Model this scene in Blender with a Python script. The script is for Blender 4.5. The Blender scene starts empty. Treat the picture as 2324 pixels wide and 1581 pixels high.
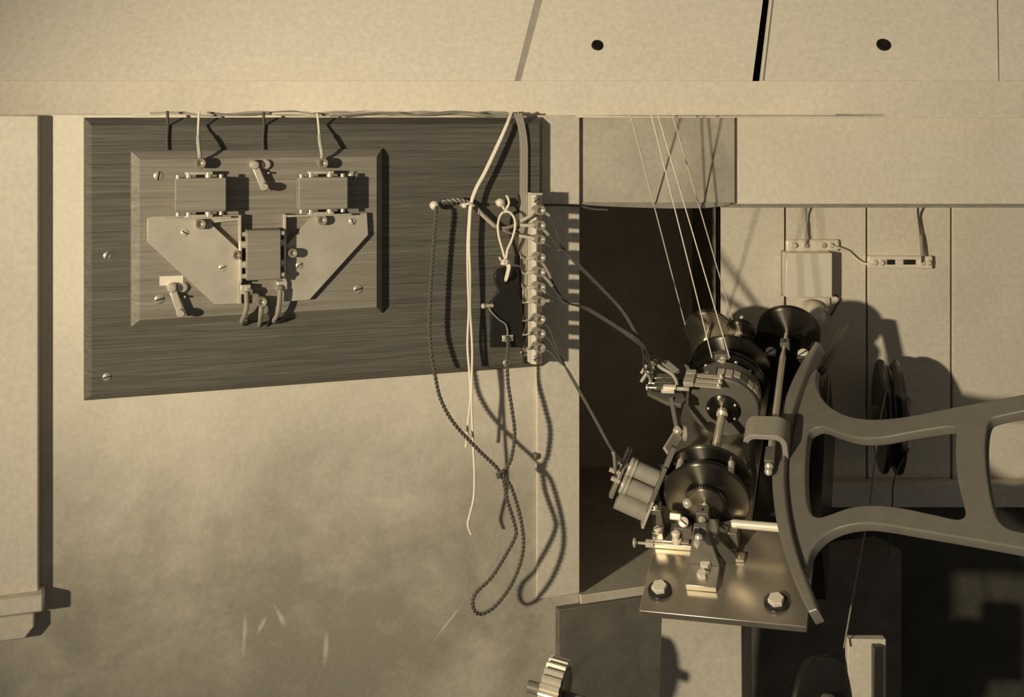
import bpy, bmesh, math, random
from mathutils import Vector as V, Matrix
random.seed(7)
S = bpy.context.scene
COL = S.collection
pi = math.pi

# ------------------------------------------------------------------ camera
ZC, F = 1.35, 2600.0          # eye height (m), focal length in pixels of the 2324x1581 frame
cam_d = bpy.data.cameras.new('camera')
cam = bpy.data.objects.new('camera', cam_d)
COL.objects.link(cam)
cam.location = (0, 0, ZC)
cam.rotation_euler = (pi/2, 0, 0)
cam_d.sensor_fit = 'HORIZONTAL'
cam_d.sensor_width = 36.0
cam_d.lens = 36.0*F/2324.0
cam_d.shift_y = -(790.5-260.0)/2324.0      # plate camera with a dropped front: horizon at row 260
cam_d.clip_start = .02
S.camera = cam

# ------------------------------------------------------------------ light
W = bpy.data.worlds.new('room_air')
S.world = W
W.use_nodes = True
W.node_tree.nodes['Background'].inputs[0].default_value = (1.0, .95, .87, 1)
W.node_tree.nodes['Background'].inputs[1].default_value = .11
lamp_d = bpy.data.lights.new('photographers_lamp', 'SPOT')
lamp_d.energy = 290
lamp_d.color = (1.0, .885, .66)
lamp_d.shadow_soft_size = .045
lamp_d.spot_size = math.radians(52)
lamp_d.spot_blend = 1.0
lamp = bpy.data.objects.new('photographers_lamp', lamp_d)
COL.objects.link(lamp)
lamp.location = (-1.50, -.75, ZC+.02)
lamp.rotation_euler = (V((.50, 1.75, ZC-.04))-V(lamp.location)).to_track_quat('-Z', 'Y').to_euler()

vs = S.view_settings
vs.view_transform = 'Standard'
vs.look = 'None'
vs.gamma = 1.0
vs.use_curve_mapping = False
vs.exposure = 0.0

# ------------------------------------------------------------------ materials
def _mat(name):
    m = bpy.data.materials.new(name)
    m.use_nodes = True
    nt = m.node_tree
    return m, nt, nt.nodes['Principled BSDF']
def tint(t):
    return (t, t*.895, t*.715, 1)
def noise(nt, scale, detail=4, rough=.6, vec=None, dist=0):
    n = nt.nodes.new('ShaderNodeTexNoise')
    n.inputs['Scale'].default_value = scale
    n.inputs['Detail'].default_value = detail
    n.inputs['Roughness'].default_value = rough
    n.inputs['Distortion'].default_value = dist
    if vec is not None: nt.links.new(vec, n.inputs['Vector'])
    return n
def ocoord(nt, scale=(1, 1, 1)):
    tc = nt.nodes.new('ShaderNodeTexCoord')
    mp = nt.nodes.new('ShaderNodeMapping')
    mp.inputs['Scale'].default_value = scale
    nt.links.new(tc.outputs['Object'], mp.inputs['Vector'])
    return mp.outputs['Vector']
def ramp(nt, fac, stops):
    r = nt.nodes.new('ShaderNodeValToRGB')
    el = r.color_ramp.elements
    while len(el) < len(stops): el.new(.5)
    for e, (p, t) in zip(el, stops):
        e.position = p
        e.color = tint(t) if not isinstance(t, tuple) else t
    nt.links.new(fac, r.inputs['Fac'])
    return r
def mix(nt, fac, a, b, mode='MIX'):
    m = nt.nodes.new('ShaderNodeMix')
    m.data_type = 'RGBA'
    m.blend_type = mode
    if hasattr(fac, 'node'): nt.links.new(fac, m.inputs[0])
    else: m.inputs[0].default_value = fac
    for s, x in ((m.inputs[6], a), (m.inputs[7], b)):
        if hasattr(x, 'node'): nt.links.new(x, s)
        else: s.default_value = x
    return m.outputs[2]
def bump(nt, b, h, strength=.2, dist=.001):
    n = nt.nodes.new('ShaderNodeBump')
    n.inputs['Strength'].default_value = strength
    n.inputs['Distance'].default_value = dist
    nt.links.new(h, n.inputs['Height'])
    nt.links.new(n.outputs['Normal'], b.inputs['Normal'])
def simple(name, t, rough=.6, metal=0, var=.12, scale=60, aniso=0, spec=.5, bmp=0):
    m, nt, b = _mat(name)
    v = ocoord(nt)
    n = noise(nt, scale, 4, .6, v)
    r = ramp(nt, n.outputs['Fac'], [(.25, t*(1-var)), (.75, t*(1+var))])
    nt.links.new(r.outputs['Color'], b.inputs['Base Color'])
    b.inputs['Roughness'].default_value = rough
    b.inputs['Metallic'].default_value = metal
    b.inputs['Specular IOR Level'].default_value = spec
    if aniso:
        b.inputs['Anisotropic'].default_value = aniso
        b.inputs['Anisotropic Rotation'].default_value = .25
        tg = nt.nodes.new('ShaderNodeTangent')
        tg.direction_type = 'RADIAL'
        tg.axis = 'Z'
        nt.links.new(tg.outputs[0], b.inputs['Tangent'])
    if bmp: bump(nt, b, n.outputs['Fac'], bmp)
    return m
def plaster(name, lo, hi, stain, scale=5.5, cut=(.42, .72)):
    m, nt, b = _mat(name)
    v = ocoord(nt)
    n1 = noise(nt, scale, 7, .62, v, .4)
    n2 = noise(nt, 140, 3, .6, v)
    n3 = noise(nt, scale*.55, 5, .7, v, .8)
    r1 = ramp(nt, n1.outputs['Fac'], [(.30, lo), (.68, hi)])
    r3 = ramp(nt, n3.outputs['Fac'], [(cut[0], (0, 0, 0, 1)), (cut[1], (1, 1, 1, 1))])
    c = mix(nt, r3.outputs['Color'], r1.outputs['Color'], tint(stain))
    r2 = ramp(nt, n2.outputs['Fac'], [(.3, (.90, .90, .90, 1)), (.7, (1.05, 1.05, 1.05, 1))])
    c = mix(nt, 1.0, c, r2.outputs['Color'], 'MULTIPLY')
    nt.links.new(c, b.inputs['Base Color'])
    b.inputs['Roughness'].default_value = .85
    b.inputs['Specular IOR Level'].default_value = .2
    bump(nt, b, n2.outputs['Fac'], .25)
    return m
SCRATCH = [(-.343, .719, .05, .030, .0036), (-.244, .688, .06, .024, .0044), (-.300, .736, -.45, .018, .0040), (-.322, .728, .50, .014, .0030), (-.085, .700, .75, .034, .0022)]
def stained_dimmed_wall(name):  # colour darkens downward to paint in lamp falloff, mixed with stains
    m, nt, b = _mat(name)
    v = ocoord(nt)
    sep = nt.nodes.new('ShaderNodeSeparateXYZ'); nt.links.new(v, sep.inputs[0])
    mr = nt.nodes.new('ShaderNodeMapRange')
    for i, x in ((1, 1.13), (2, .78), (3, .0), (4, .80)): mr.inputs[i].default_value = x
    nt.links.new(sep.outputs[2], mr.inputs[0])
    n1 = noise(nt, 6.5, 8, .66, v, .5)
    n3 = noise(nt, 2.6, 5, .6, v, .4)
    n2 = noise(nt, 150, 3, .6, v)
    n4 = noise(nt, 38, 6, .75, v, .3)
    def math_(op, a, c):
        x = nt.nodes.new('ShaderNodeMath'); x.operation = op; x.use_clamp = False
        for s_, y in ((x.inputs[0], a), (x.inputs[1], c)):
            if hasattr(y, 'node'): nt.links.new(y, s_)
            else: s_.default_value = y
        return x.outputs[0]
    d1 = math_('MULTIPLY', math_('SUBTRACT', n1.outputs['Fac'], .5), 1.5)
    d3 = math_('MULTIPLY', math_('SUBTRACT', n3.outputs['Fac'], .5), 1.3)
    d4 = math_('MULTIPLY', math_('SUBTRACT', n4.outputs['Fac'], .5), .55)
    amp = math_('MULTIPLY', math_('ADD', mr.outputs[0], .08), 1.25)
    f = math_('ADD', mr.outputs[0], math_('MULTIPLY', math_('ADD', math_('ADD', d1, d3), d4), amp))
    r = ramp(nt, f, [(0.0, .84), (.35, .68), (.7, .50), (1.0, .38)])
    col = r.outputs['Color']
    for (sx, sz, ang, ln, wd) in SCRATCH:
        mp = nt.nodes.new('ShaderNodeMapping'); mp.vector_type = 'TEXTURE'
        mp.inputs['Location'].default_value = (sx, 0, sz)
        mp.inputs['Rotation'].default_value = (0, ang, 0)
        mp.inputs['Scale'].default_value = (wd, 10, ln)
        nt.links.new(v, mp.inputs['Vector'])
        vm = nt.nodes.new('ShaderNodeVectorMath'); vm.operation = 'LENGTH'
        nt.links.new(mp.outputs[0], vm.inputs[0])
        dd = math_('ADD', vm.outputs['Value'], math_('MULTIPLY', math_('SUBTRACT', n4.outputs['Fac'], .5), 1.6))
        rs = ramp(nt, dd, [(.25, (.75, .75, .75, 1)), (1.0, (0, 0, 0, 1))])
        col = mix(nt, rs.outputs['Color'], col, tint(.78))
    r2 = ramp(nt, n2.outputs['Fac'], [(.3, (.93, .93, .93, 1)), (.7, (1.04, 1.04, 1.04, 1))])
    c = mix(nt, 1.0, col, r2.outputs['Color'], 'MULTIPLY')
    nt.links.new(c, b.inputs['Base Color'])
    b.inputs['Roughness'].default_value = .85
    b.inputs['Specular IOR Level'].default_value = .2
    bump(nt, b, n2.outputs['Fac'], .25)
    return m
def wood(name, dark, lite, rough=.5, axis='x', scale=1.0):
    m, nt, b = _mat(name)
    sc = {'x': (3, 30, 130), 'z': (130, 30, 3)}[axis]
    v = ocoord(nt, tuple(s*scale for s in sc))
    n = noise(nt, 3.2, 7, .7, v, .6)
    v2 = ocoord(nt, tuple(s*scale*.25 for s in sc))
    n2 = noise(nt, 3, 4, .6, v2, 1.0)
    r = ramp(nt, n.outputs['Fac'], [(.30, dark), (.55, (dark+lite)/2), (.75, lite)])
    r2 = ramp(nt, n2.outputs['Fac'], [(.3, (.80, .80, .80, 1)), (.7, (1.15, 1.15, 1.15, 1))])
    c = mix(nt, 1.0, r.outputs['Color'], r2.outputs['Color'], 'MULTIPLY')
    nt.links.new(c, b.inputs['Base Color'])
    b.inputs['Roughness'].default_value = rough
    b.inputs['Specular IOR Level'].default_value = .35
    bump(nt, b, n.outputs['Fac'], .15)
    return m

M = dict(
    plaster=stained_dimmed_wall('stained_dimmed_plaster'),
    white=plaster('slope_lifted_white', .80, .84, .76, 3, (.6, .9)),  # raised above the trim white to offset weaker light on the slope
    white_trim=plaster('white_trim_paint', .66, .76, .58, 4, (.55, .85)),
    boards=plaster('cream_board_paint', .66, .76, .58, 5, (.5, .9)),
    patch=plaster('bare_plaster_patch', .40, .50, .30, 7, (.45, .75)),
    recess=simple('dark_distemper', .80, .9, 0, .15, 12, spec=.1),
    recess_side=plaster('recess_side_paint', .30, .40, .24, 5),
    slab=plaster('pale_slab', .55, .68, .48, 6),
    dark_wood=simple('dark_stained_timber', .15, .6, 0, .3, 22, spec=.3),
    dado=simple('shade_black_timber', .07, .6, 0, .3, 22, spec=.3),  # darker copy of the bench timber, standing for cast shade
    pedestal=plaster('pedestal_paint', .42, .52, .36, 8),
    oak=wood('fumed_oak', .07, .20),
    oak_panel=wood('polished_oak', .20, .36, .42, 'x', .8),
    oak_box=wood('light_oak', .24, .35, .45, 'x', 1.1),
    oak_strip=wood('dark_oak_strip', .08, .19, .5, 'z', 1.2),
    lit_side_wood=wood('lit_side_oak', .60, .74, .7, 'z', 1.2),  # oak paled to stand for lamplight on the strip
    edge=simple('timber_and_shade_brown', .25, .7, 0, .2, 40),
    brass_plate=simple('lacquered_brass', .52, .38, .15, .16, 26, spec=.5),
    brass=simple('polished_brass', .74, .28, .4, .08, 60),
    brass_paint=simple('brass_knob', .52, .32, .55, .08, 60),
    steel=simple('bright_steel', .92, .24, .60, .06, 70),
    nickel=simple('white_bright_metal', .88, .40, .2, .05, 70),
    cap=simple('slotted_screw_metal', .42, .4, .4, .1, 80),
    plate=simple('planed_iron', .52, .26, .78, .25, 14),
    black=simple('black_enamel', .030, .28, 0, .15, 50, spec=.6),
    turned=simple('turned_black_metal', .13, .36, .95, .1, 40, aniso=.97),
    turned_lt=simple('turned_bronzed_metal', .22, .45, .9, .1, 40, aniso=.85),
    bronze=simple('dull_bronze', .17, .55, .3, .12, 30),
    iron=simple('painted_casting', .17, .45, 0, .10, 40, spec=.5),
    iron_rim=simple('machined_casting_rim', .27, .34, .35, .10, 40),
    grey_iron=simple('grey_painted_iron', .33, .5, 0, .05, 60),
    coil=simple('silk_wound_coil', .34, .6, 0, .1, 90),
    ebonite=simple('ebonite', .022, .30, 0, .1, 60, spec=.5),
    wire_dark=simple('dark_cotton_wire', .10, .75, 0, .3, 300, spec=.2),
    wire_mid=simple('brown_rubber_sleeve', .30, .65, 0, .15, 200, spec=.3),
    wire_light=simple('pale_rubber_sleeve', .48, .6, 0, .12, 200, spec=.3),
    cord_white=simple('white_cotton_cord', .84, .85, 0, .06, 400, spec=.1),
    cord_dark=simple('braided_flex', .13, .8, 0, .25, 500, spec=.15),
    porcelain=simple('white_porcelain', .80, .25, 0, .03, 30),
    paper=simple('paper_label', .80, .8, 0, .04, 60, spec=.1),
    gong=simple('nickelled_gong', .82, .25, .15, .05, 30),
    black_hole=simple('soot_black', .018, .9, 0, .2, 50, spec=.05),
    floor=simple('dark_boards_floor', .07, .8, 0, .3, 10, spec=.2),
)

# ------------------------------------------------------------------ geometry helpers
OFF, LM = {}, {}
class MB:
    def __init__(s): s.v = []; s.f = []
    def add(s, vs_, fs):
        o = len(s.v)
        s.v += [V(x) for x in vs_]
        s.f += [[o+i for i in f] for f in fs]
        return s
    def box(s, a, b):
        (x0, y0, z0), (x1, y1, z1) = a, b
        return s.add([(x0,y0,z0),(x1,y0,z0),(x1,y1,z0),(x0,y1,z0),(x0,y0,z1),(x1,y0,z1),(x1,y1,z1),(x0,y1,z1)],
                     [(3,2,1,0),(4,5,6,7),(0,1,5,4),(1,2,6,5),(2,3,7,6),(3,0,4,7)])
    def obox(s, c, ax, ay, az, sx, sy, sz):
        c, ax, ay, az = V(c), V(ax).normalized(), V(ay).normalized(), V(az).normalized()
        vs_ = [c+ax*(i*sx/2)+ay*(j*sy/2)+az*(k*sz/2) for k in (-1,1) for j in (-1,1) for i in (-1,1)]
        return s.add(vs_, [(2,3,1,0),(4,5,7,6),(0,1,5,4),(1,3,7,5),(3,2,6,7),(2,0,4,6)])
    def bar(s, p, q, w, t, up=(0,0,1)):
        p, q = V(p), V(q); d = (q-p); l = d.length; d.normalize()
        side = d.cross(V(up))
        if side.length < 1e-5: side = d.cross(V((1,0,0)))
        side.normalize(); n = side.cross(d)
        return s.obox((p+q)/2, d, side, n, l, w, t)
    def lathe(s, p, axis, prof, n=24):
        p, axis = V(p), V(axis).normalized()
        x = axis.cross(V((.31,.77,.55))).normalized(); y = axis.cross(x)
        o = len(s.v); k = len(prof)
        for (r, t) in prof:
            for i in range(n):
                a = 2*pi*i/n
                s.v.append(p+axis*t+(x*math.cos(a)+y*math.sin(a))*max(r, 1e-6))
        for j in range(k-1):
            for i in range(n):
                i2 = (i+1) % n
                s.f.append([o+j*n+i, o+j*n+i2, o+(j+1)*n+i2, o+(j+1)*n+i])
        s.f.append([o+i for i in range(n)][::-1])
        s.f.append([o+(k-1)*n+i for i in range(n)])
        return s
    def cyl(s, p, q, r, r2=None, n=16):
        p, q = V(p), V(q)
        return s.lathe(p, q-p, [(r, 0), (r if r2 is None else r2, (q-p).length)], n)
    def gear(s, p, axis, r, th, teeth, depth, n2=None):
        p, axis = V(p), V(axis).normalized()
        x = axis.cross(V((.31,.77,.55))).normalized(); y = axis.cross(x)
        pr = []
        for i in range(teeth):
            for (fr, rr) in ((0, r-depth), (.3, r), (.55, r), (.85, r-depth)):
                a = 2*pi*(i+fr)/teeth
                pr.append((x*math.cos(a)+y*math.sin(a))*rr)
        m = len(pr)
        return s.add([p+q for q in pr]+[p+axis*th+q for q in pr],
                     [list(range(m))[::-1], list(range(m, 2*m))]+[[i, (i+1) % m, m+(i+1) % m, m+i] for i in range(m)])
    def prism(s, poly, d):
        d = V(d); n = len(poly); poly = [V(p) for p in poly]
        return s.add(poly+[p+d for p in poly],
                     [list(range(n))[::-1], list(range(n, 2*n))]+[[i, (i+1) % n, n+(i+1) % n, n+i] for i in range(n)])
    def frustum(s, base, top):
        n = len(base)
        return s.add(list(base)+list(top), [list(range(n))[::-1], list(range(n, 2*n))]+[[i, (i+1) % n, n+(i+1) % n, n+i] for i in range(n)])
    def sphere(s, c, r, n=12, sq=(1,1,1)):
        c = V(c); prof = []
        o = len(s.v); k = n//2+1
        for j in range(k):
            a = pi*j/(k-1)
            for i in range(n):
                b = 2*pi*i/n
                rr = max(math.sin(a), 1e-4)
                s.v.append(c+V((rr*math.cos(b)*sq[0], rr*math.sin(b)*sq[1], math.cos(a)*sq[2]))*r)
        for j in range(k-1):
            for i in range(n):
                i2 = (i+1) % n
                s.f.append([o+j*n+i, o+(j+1)*n+i, o+(j+1)*n+i2, o+j*n+i2])
        return s
    def tube(s, pts, r, n=8, res=8, taper=None, closed=False):
        pts = smooth(pts, res, closed)
        o = len(s.v); k = len(pts); up = None
        for j, p in enumerate(pts):
            a = pts[(j-1) % k] if closed or j > 0 else p
            b = pts[(j+1) % k] if closed or j < k-1 else p
            t = (b-a).normalized()
            if up is None:
                up = t.cross(V((.2,.9,.4))).normalized()
            up = (up-t*up.dot(t)).normalized()
            w = t.cross(up)
            rr = r*(taper(j/(k-1)) if taper else 1)
            for i in range(n):
                c = 2*pi*i/n
                s.v.append(p+(up*math.cos(c)+w*math.sin(c))*rr)
        for j in range(k if closed else k-1):
            j2 = (j+1) % k
            for i in range(n):
                i2 = (i+1) % n
                s.f.append([o+j*n+i, o+j2*n+i, o+j2*n+i2, o+j*n+i2])
        if not closed:
            s.f.append([o+i for i in range(n)])
            s.f.append([o+(k-1)*n+i for i in range(n)][::-1])
        return s
    def twist(s, pts, r, pitch, n=6, strands=2):
        path = resample(smooth(pts, 12), pitch/10)
        for k in range(strands):
            out = []; up = None
            for j, p in enumerate(path):
                a = path[max(j-1, 0)]; b = path[min(j+1, len(path)-1)]
                t = (b-a).normalized()
                if up is None: up = t.cross(V((.2,.9,.4))).normalized()
                up = (up-t*up.dot(t)).normalized(); w = t.cross(up)
                c = 2*pi*j/10+2*pi*k/strands
                out.append(p+(up*math.cos(c)+w*math.sin(c))*r*.95)
            s.tube(out, r, n, 1)
        return s
    def build(s, name, mat, parent=None, frame=None, origin=None, smooth_deg=38, bev=0, seg=2, local=None):
        me = bpy.data.meshes.new(name)
        if parent is not None:
            off = OFF[parent]
        elif origin is not None:
            off = V(origin)
        else:
            lo = [min(p[i] for p in s.v) for i in range(3)]; hi = [max(p[i] for p in s.v) for i in range(3)]
            off = V(((lo[0]+hi[0])/2, (lo[1]+hi[1])/2, lo[2]))
        me.from_pydata([tuple(p-off) for p in s.v], [], s.f)
        bm = bmesh.new(); bm.from_mesh(me)
        bmesh.ops.recalc_face_normals(bm, faces=bm.faces)
        bm.to_mesh(me); bm.free()
        return finish(me, name, mat, parent, frame, off, smooth_deg, bev, seg)
def finish(me, name, mat, parent, frame, off, smooth_deg=38, bev=0, seg=2, matrix=None):
    if smooth_deg:
        for p in me.polygons: p.use_smooth = True
        me.set_sharp_from_angle(angle=math.radians(smooth_deg))
    me.materials.append(M[mat] if isinstance(mat, str) else mat)
    o = bpy.data.objects.new(name, me)
    COL.objects.link(o)
    OFF[o] = off
    want = matrix if matrix is not None else Matrix.Identity(4)
    if parent is not None:
        o.parent = parent
        base = LM.get(parent, Matrix.Identity(4))
        o.matrix_local = base.inverted() @ want
        LM[o] = want
    else:
        fr = frame if frame is not None else Matrix.Identity(4)
        o.matrix_world = fr @ Matrix.Translation(off)
        LM[o] = Matrix.Identity(4)
    if bev:
        b = o.modifiers.new('bevel', 'BEVEL'); b.width = bev; b.segments = seg
        b.limit_method = 'ANGLE'; b.angle_limit = math.radians(40)
    return o
def disc(name, mat, parent, p, axis, prof, n=64, teeth=None):
    """turned part: built about its own z axis so that the brushed grain runs round it"""
    m = MB().lathe((0,0,0), (0,0,1), prof, n)
    if teeth: m = MB().gear((0,0,prof[0][1]), (0,0,1), teeth[0], prof[-1][1]-prof[0][1], teeth[1], teeth[2])
    me = bpy.data.meshes.new(name)
    me.from_pydata([tuple(q) for q in m.v], [], m.f)
    bm = bmesh.new(); bm.from_mesh(me); bmesh.ops.recalc_face_normals(bm, faces=bm.faces); bm.to_mesh(me); bm.free()
    rot = V((0,0,1)).rotation_difference(V(axis)).to_matrix().to_4x4()
    return finish(me, name, mat, parent, None, OFF[parent], 30, 0, 2, Matrix.Translation(V(p)-OFF[parent]) @ rot)
def smooth(pts, res, closed=False):
    pts = [V(p) for p in pts]
    if res <= 1 or len(pts) < 3: return pts
    out = []; n = len(pts)
    rng = range(n) if closed else range(n-1)
    for i in rng:
        p1, p2 = pts[i], pts[(i+1) % n]
        p0 = pts[(i-1) % n] if closed or i > 0 else p1*2-p2
        p3 = pts[(i+2) % n] if closed or i < n-2 else p2*2-p1
        for j in range(res):
            t = j/res
            out.append(.5*((2*p1)+(p2-p0)*t+(2*p0-5*p1+4*p2-p3)*t*t+(3*p1-p0-3*p2+p3)*t**3))
    if not closed: out.append(pts[-1])
    return out
def resample(pts, step):
    out = [pts[0].copy()]; acc = 0
    for a, b in zip(pts, pts[1:]):
        l = (b-a).length; d = step-acc
        while d <= l:
            out.append(a.lerp(b, d/l)); d += step
        acc = l-(d-step)
    return out
def plate2d(name, outer, holes, th, bevel, mat, parent, frame_m, res=2):
    """flat casting with windows: filled 2D outline, thickened and edge-rounded; frame_m maps its xy plane into the thing's coordinates"""
    cu = bpy.data.curves.new(name, 'CURVE'); cu.dimensions = '2D'; cu.fill_mode = 'BOTH'
    cu.extrude = th/2-bevel; cu.bevel_depth = bevel; cu.bevel_resolution = res; cu.offset = -bevel
    for lp in [outer]+holes:
        sp = cu.splines.new('POLY'); sp.points.add(len(lp)-1); sp.use_cyclic_u = True
        for q, p in zip(sp.points, lp): q.co = (p[0], p[1], 0, 1)
    t = bpy.data.objects.new(name+'_tmp', cu); COL.objects.link(t)
    dg = bpy.context.evaluated_depsgraph_get()
    me = bpy.data.meshes.new_from_object(t.evaluated_get(dg))
    bpy.data.objects.remove(t); bpy.data.curves.remove(cu)
    me.name = name
    me.transform(Matrix.Translation(-OFF[parent]) @ frame_m)
    me.materials.clear()
    return finish(me, name, mat, parent, None, OFF[parent], 35)
def tag(o, label, cat, group=None):
    o['label'] = label; o['category'] = cat
    if group: o['group'] = group
    return o
def structure(o):
    o['kind'] = 'structure'; return o
def thing(name, label, cat, frame, origin, group=None):
    o = bpy.data.objects.new(name, None); COL.objects.link(o)
    o.empty_display_size = .02
    o.matrix_world = frame @ Matrix.Translation(V(origin))
    OFF[o] = V(origin); LM[o] = Matrix.Identity(4)
    return tag(o, label, cat, group)

# ------------------------------------------------------------------ frames: pixel -> place
WORLD = Matrix.Identity(4)
def P(px, py, Y):
    return V(((px-1162)/F*Y, Y, ZC-(py-260)/F*Y))
TH = math.atan(.34)                                   # the switchboard wall turns away to the right
WL = Matrix.Translation((0, 1.5, ZC)) @ Matrix.Rotation(TH, 4, 'Z')
WLi = WL.inverted()
def Wp(px, py, h=0.0):
    """pixel on a plane h metres in front of the left wall -> wall coordinates (x along, y into wall, z up)"""
    r = P(px, py, 1.0)-V((0,0,ZC)); n = V((math.sin(TH), -math.cos(TH), 0))
    t = (h+V((0,1.5,0)).dot(n))/r.dot(n)
    return WLi @ (r*t+V((0,0,ZC)))
O3 = P(1450, 1385, 1.30)
vv = V((.087, .27, .127)).normalized()
uu = P(1830, 1418, 1.242)-O3; uu = (uu-vv*uu.dot(vv)).normalized()
nn = uu.cross(vv)
MC = Matrix(((uu.x, vv.x, nn.x, O3.x), (uu.y, vv.y, nn.y, O3.y), (uu.z, vv.z, nn.z, O3.z), (0, 0, 0, 1)))
def Mp(px, py, h):
    """pixel on a plane h millimetres above the tilted bed plate -> bed coordinates in metres"""
    r = P(px, py, 1.0)-V((0,0,ZC)); o = O3-V((0,0,ZC)); h = h*.001
    t = (nn.dot(o)+h)/nn.dot(r); q = r*t-o
    return V((q.dot(uu), q.dot(vv), h))
def mm(a, b, h): return V((a, b, h))*.001
MCi = MC.inverted()

# ================================================================== SETTING
fl = structure(MB().box((-2.2, .2, -.06), (2.6, 3.2, 0)).build('floor', 'floor', origin=(0, 1.5, -.06)))
x0, x1 = Wp(-260, 400).x, Wp(1313, 400).x
ztop = -.0006
m = MB().box((x0, 0, -ZC), (x1, .13, ztop))
wl = structure(m.build('wall_left', 'plaster', frame=WL, origin=(0, 0, -ZC)))
q = Wp(1213, 1033, 0)
MB().lathe((q.x, .003, q.z), (.25,-1,0), [(.0045, 0), (.0045, .0085), (.003, .010)], 14).build('hole_stub', 'dark_wood', wl)  # dark stub stands in for the shade inside a nail hole
# painted casing board at the end of that wall
cx = Wp(1219, 1000, .004).x
m = MB().box((cx, -.004, Wp(1268, 1352, .004).z), (x1, 0, ztop))
structure(m.build('trim_1', 'white_trim', frame=WL, bev=.0008))
# white post with plinth blocks at the far left
tr = bpy.data.objects.new('trim_2', None); COL.objects.link(tr); structure(tr)
org = Wp(60, 1445, .03); tr.matrix_world = WL @ Matrix.Translation(org); OFF[tr] = org; LM[tr] = Matrix.Identity(4)
H = .030
a = Wp(87, 330, H); b = Wp(100, 1370, H)
xl = Wp(-260, 400, H).x
MB().box((xl, -.016, Wp(87, 1362, .016).z), (Wp(88, 400, .016).x, 0, ztop)).build('post', 'white_trim', tr, bev=.002)
MB().box((xl, -H, Wp(87, 1391, H).z), (Wp(99, 1370, H).x, 0, Wp(99, 1349, H).z)).build('plinth_moulding', 'white_trim', tr, bev=.003)
q0, q1 = Wp(60, 1449, .018), Wp(78, 1391, .018)
MB().prism([(xl, 0, q1.z), (q1.x, 0, q1.z), (q1.x, 0, q0.z+.012), (q1.x-.010, 0, q0.z), (xl, 0, q0.z)], (0, -.018, 0)).build('plinth_block', 'white_trim', tr, bev=.002)

# lintel beam, fascia and the sloping boarded ceiling
YL, YB = 1.54, 1.80
zl = P(1700, 463, YL).z
le = bpy.data.objects.new('trim_3', None); COL.objects.link(le); structure(le)
le.location = (.5, YL, zl); OFF[le] = V((.5, YL, zl)); LM[le] = Matrix.Identity(4)
xL = P(1313, 400, YL).x
MB().box((xL, YL, zl), (1.5, YB, ZC+.004)).build('beam', 'white_trim', le, bev=.001)
MB().box((P(1640, 465, YL).x, YL-.003, P(1700, 470.5, YL).z), (1.5, YL+.10, zl)).build('lip_shade', 'edge', le)  # brown strip paints the shade on the beam's underside edge
MB().box((xL, YL-.006, P(1400, 461, YL).z), (P(1665, 400, YL).x, YL, ZC-.002)).build('bare_panel', 'patch', le)
e = MB()
pts = [(1313,463),(1340,466),(1420,470),(1520,473),(1600,472),(1640,468),(1660,463),(1660,459),(1500,460),(1313,459)]
e.prism([P(x, y, YL-.009) for x, y in pts], (0, .05, 0)).build('panel_sill', 'edge', le)
ce = bpy.data.objects.new('ceiling', None); COL.objects.link(ce); structure(ce)
ce.location = (0, YL, ZC); OFF[ce] = V((0, YL, ZC)); LM[ce] = Matrix.Identity(4)
zf = P(1700, 184, YL-.015).z
MB().box((-1.6, YL-.015, ZC-.004), (1.6, YL, zf)).build('fascia', 'white_trim', ce)
MB().box((.092, 1.415, ZC-.0005), (.40, YL-.015, ZC+.0008)).build('cord_ledge', 'white_trim', ce)
sl = V((.426, 1, 1.56))
def roof(px, py):          # pixel on the slope that rises away behind the fascia
    r = P(px, py, 1.0)-V((0,0,ZC)); n = V((0, -1.56, 1)); o = V((0, YL-.008, zf-ZC))
    return r*(n.dot(o)/n.dot(r))+V((0,0,ZC))
dn = V((0, -.84, .54))
def roof_board(xa, xb, mat='white', t=.016, lift=0, name='plank', y0=183, y1=-120):
    def at(c, y): return roof(c[0]+(c[1]-c[0])*(180-y)/160.0, y)+dn*lift
    q = [at(xa, y0), at(xb, y0), at(xb, y1), at(xa, y1)]
    return MB().prism(q, -dn*t).build(name, mat, ce)
roof_board((-900, -1000), (1169, 1209))
roof_board((1183, 1226), (1708, 1729))
roof_board((1726, 1745), (2266, 2263))
roof_board((2269, 2267), (3200, 3260))
roof_board((1169, 1209), (1183, 1226), 'patch', .012, -.0004, 'half_lit_gap')  # grey strip added in the gap to paint it half lit
roof_board((1731, 1750), (1734, 1753), 'edge', .0005, .0006, 'joint_line')
MB().box((-1.6, YL, ZC+.004), (1.6, 2.6, ZC+.007)).build('loft_floor', 'black_hole', ce)
MB().prism([roof(x, y)-dn*.03 for x, y in ((-900,186),(3200,186),(3200,-200),(-900,-200))], -dn*.004).build('backing', 'black_hole', ce)
for x, y, s in ((1355, 103, 1.0), (2005, 102, 1.15)):
    c = roof(x, y)
    MB().lathe(c-dn*.004, dn+V((.25 if x < 1500 else 0, 0, 0)), [(.0085*s, 0), (.0085*s, .0052), (.0070*s, .0066), (.0045*s, .0058)], 20).build('bolt_head', 'black_hole', ce)

# back wall: upright boards, skirting, dado under it darkened to stand for shade

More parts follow.
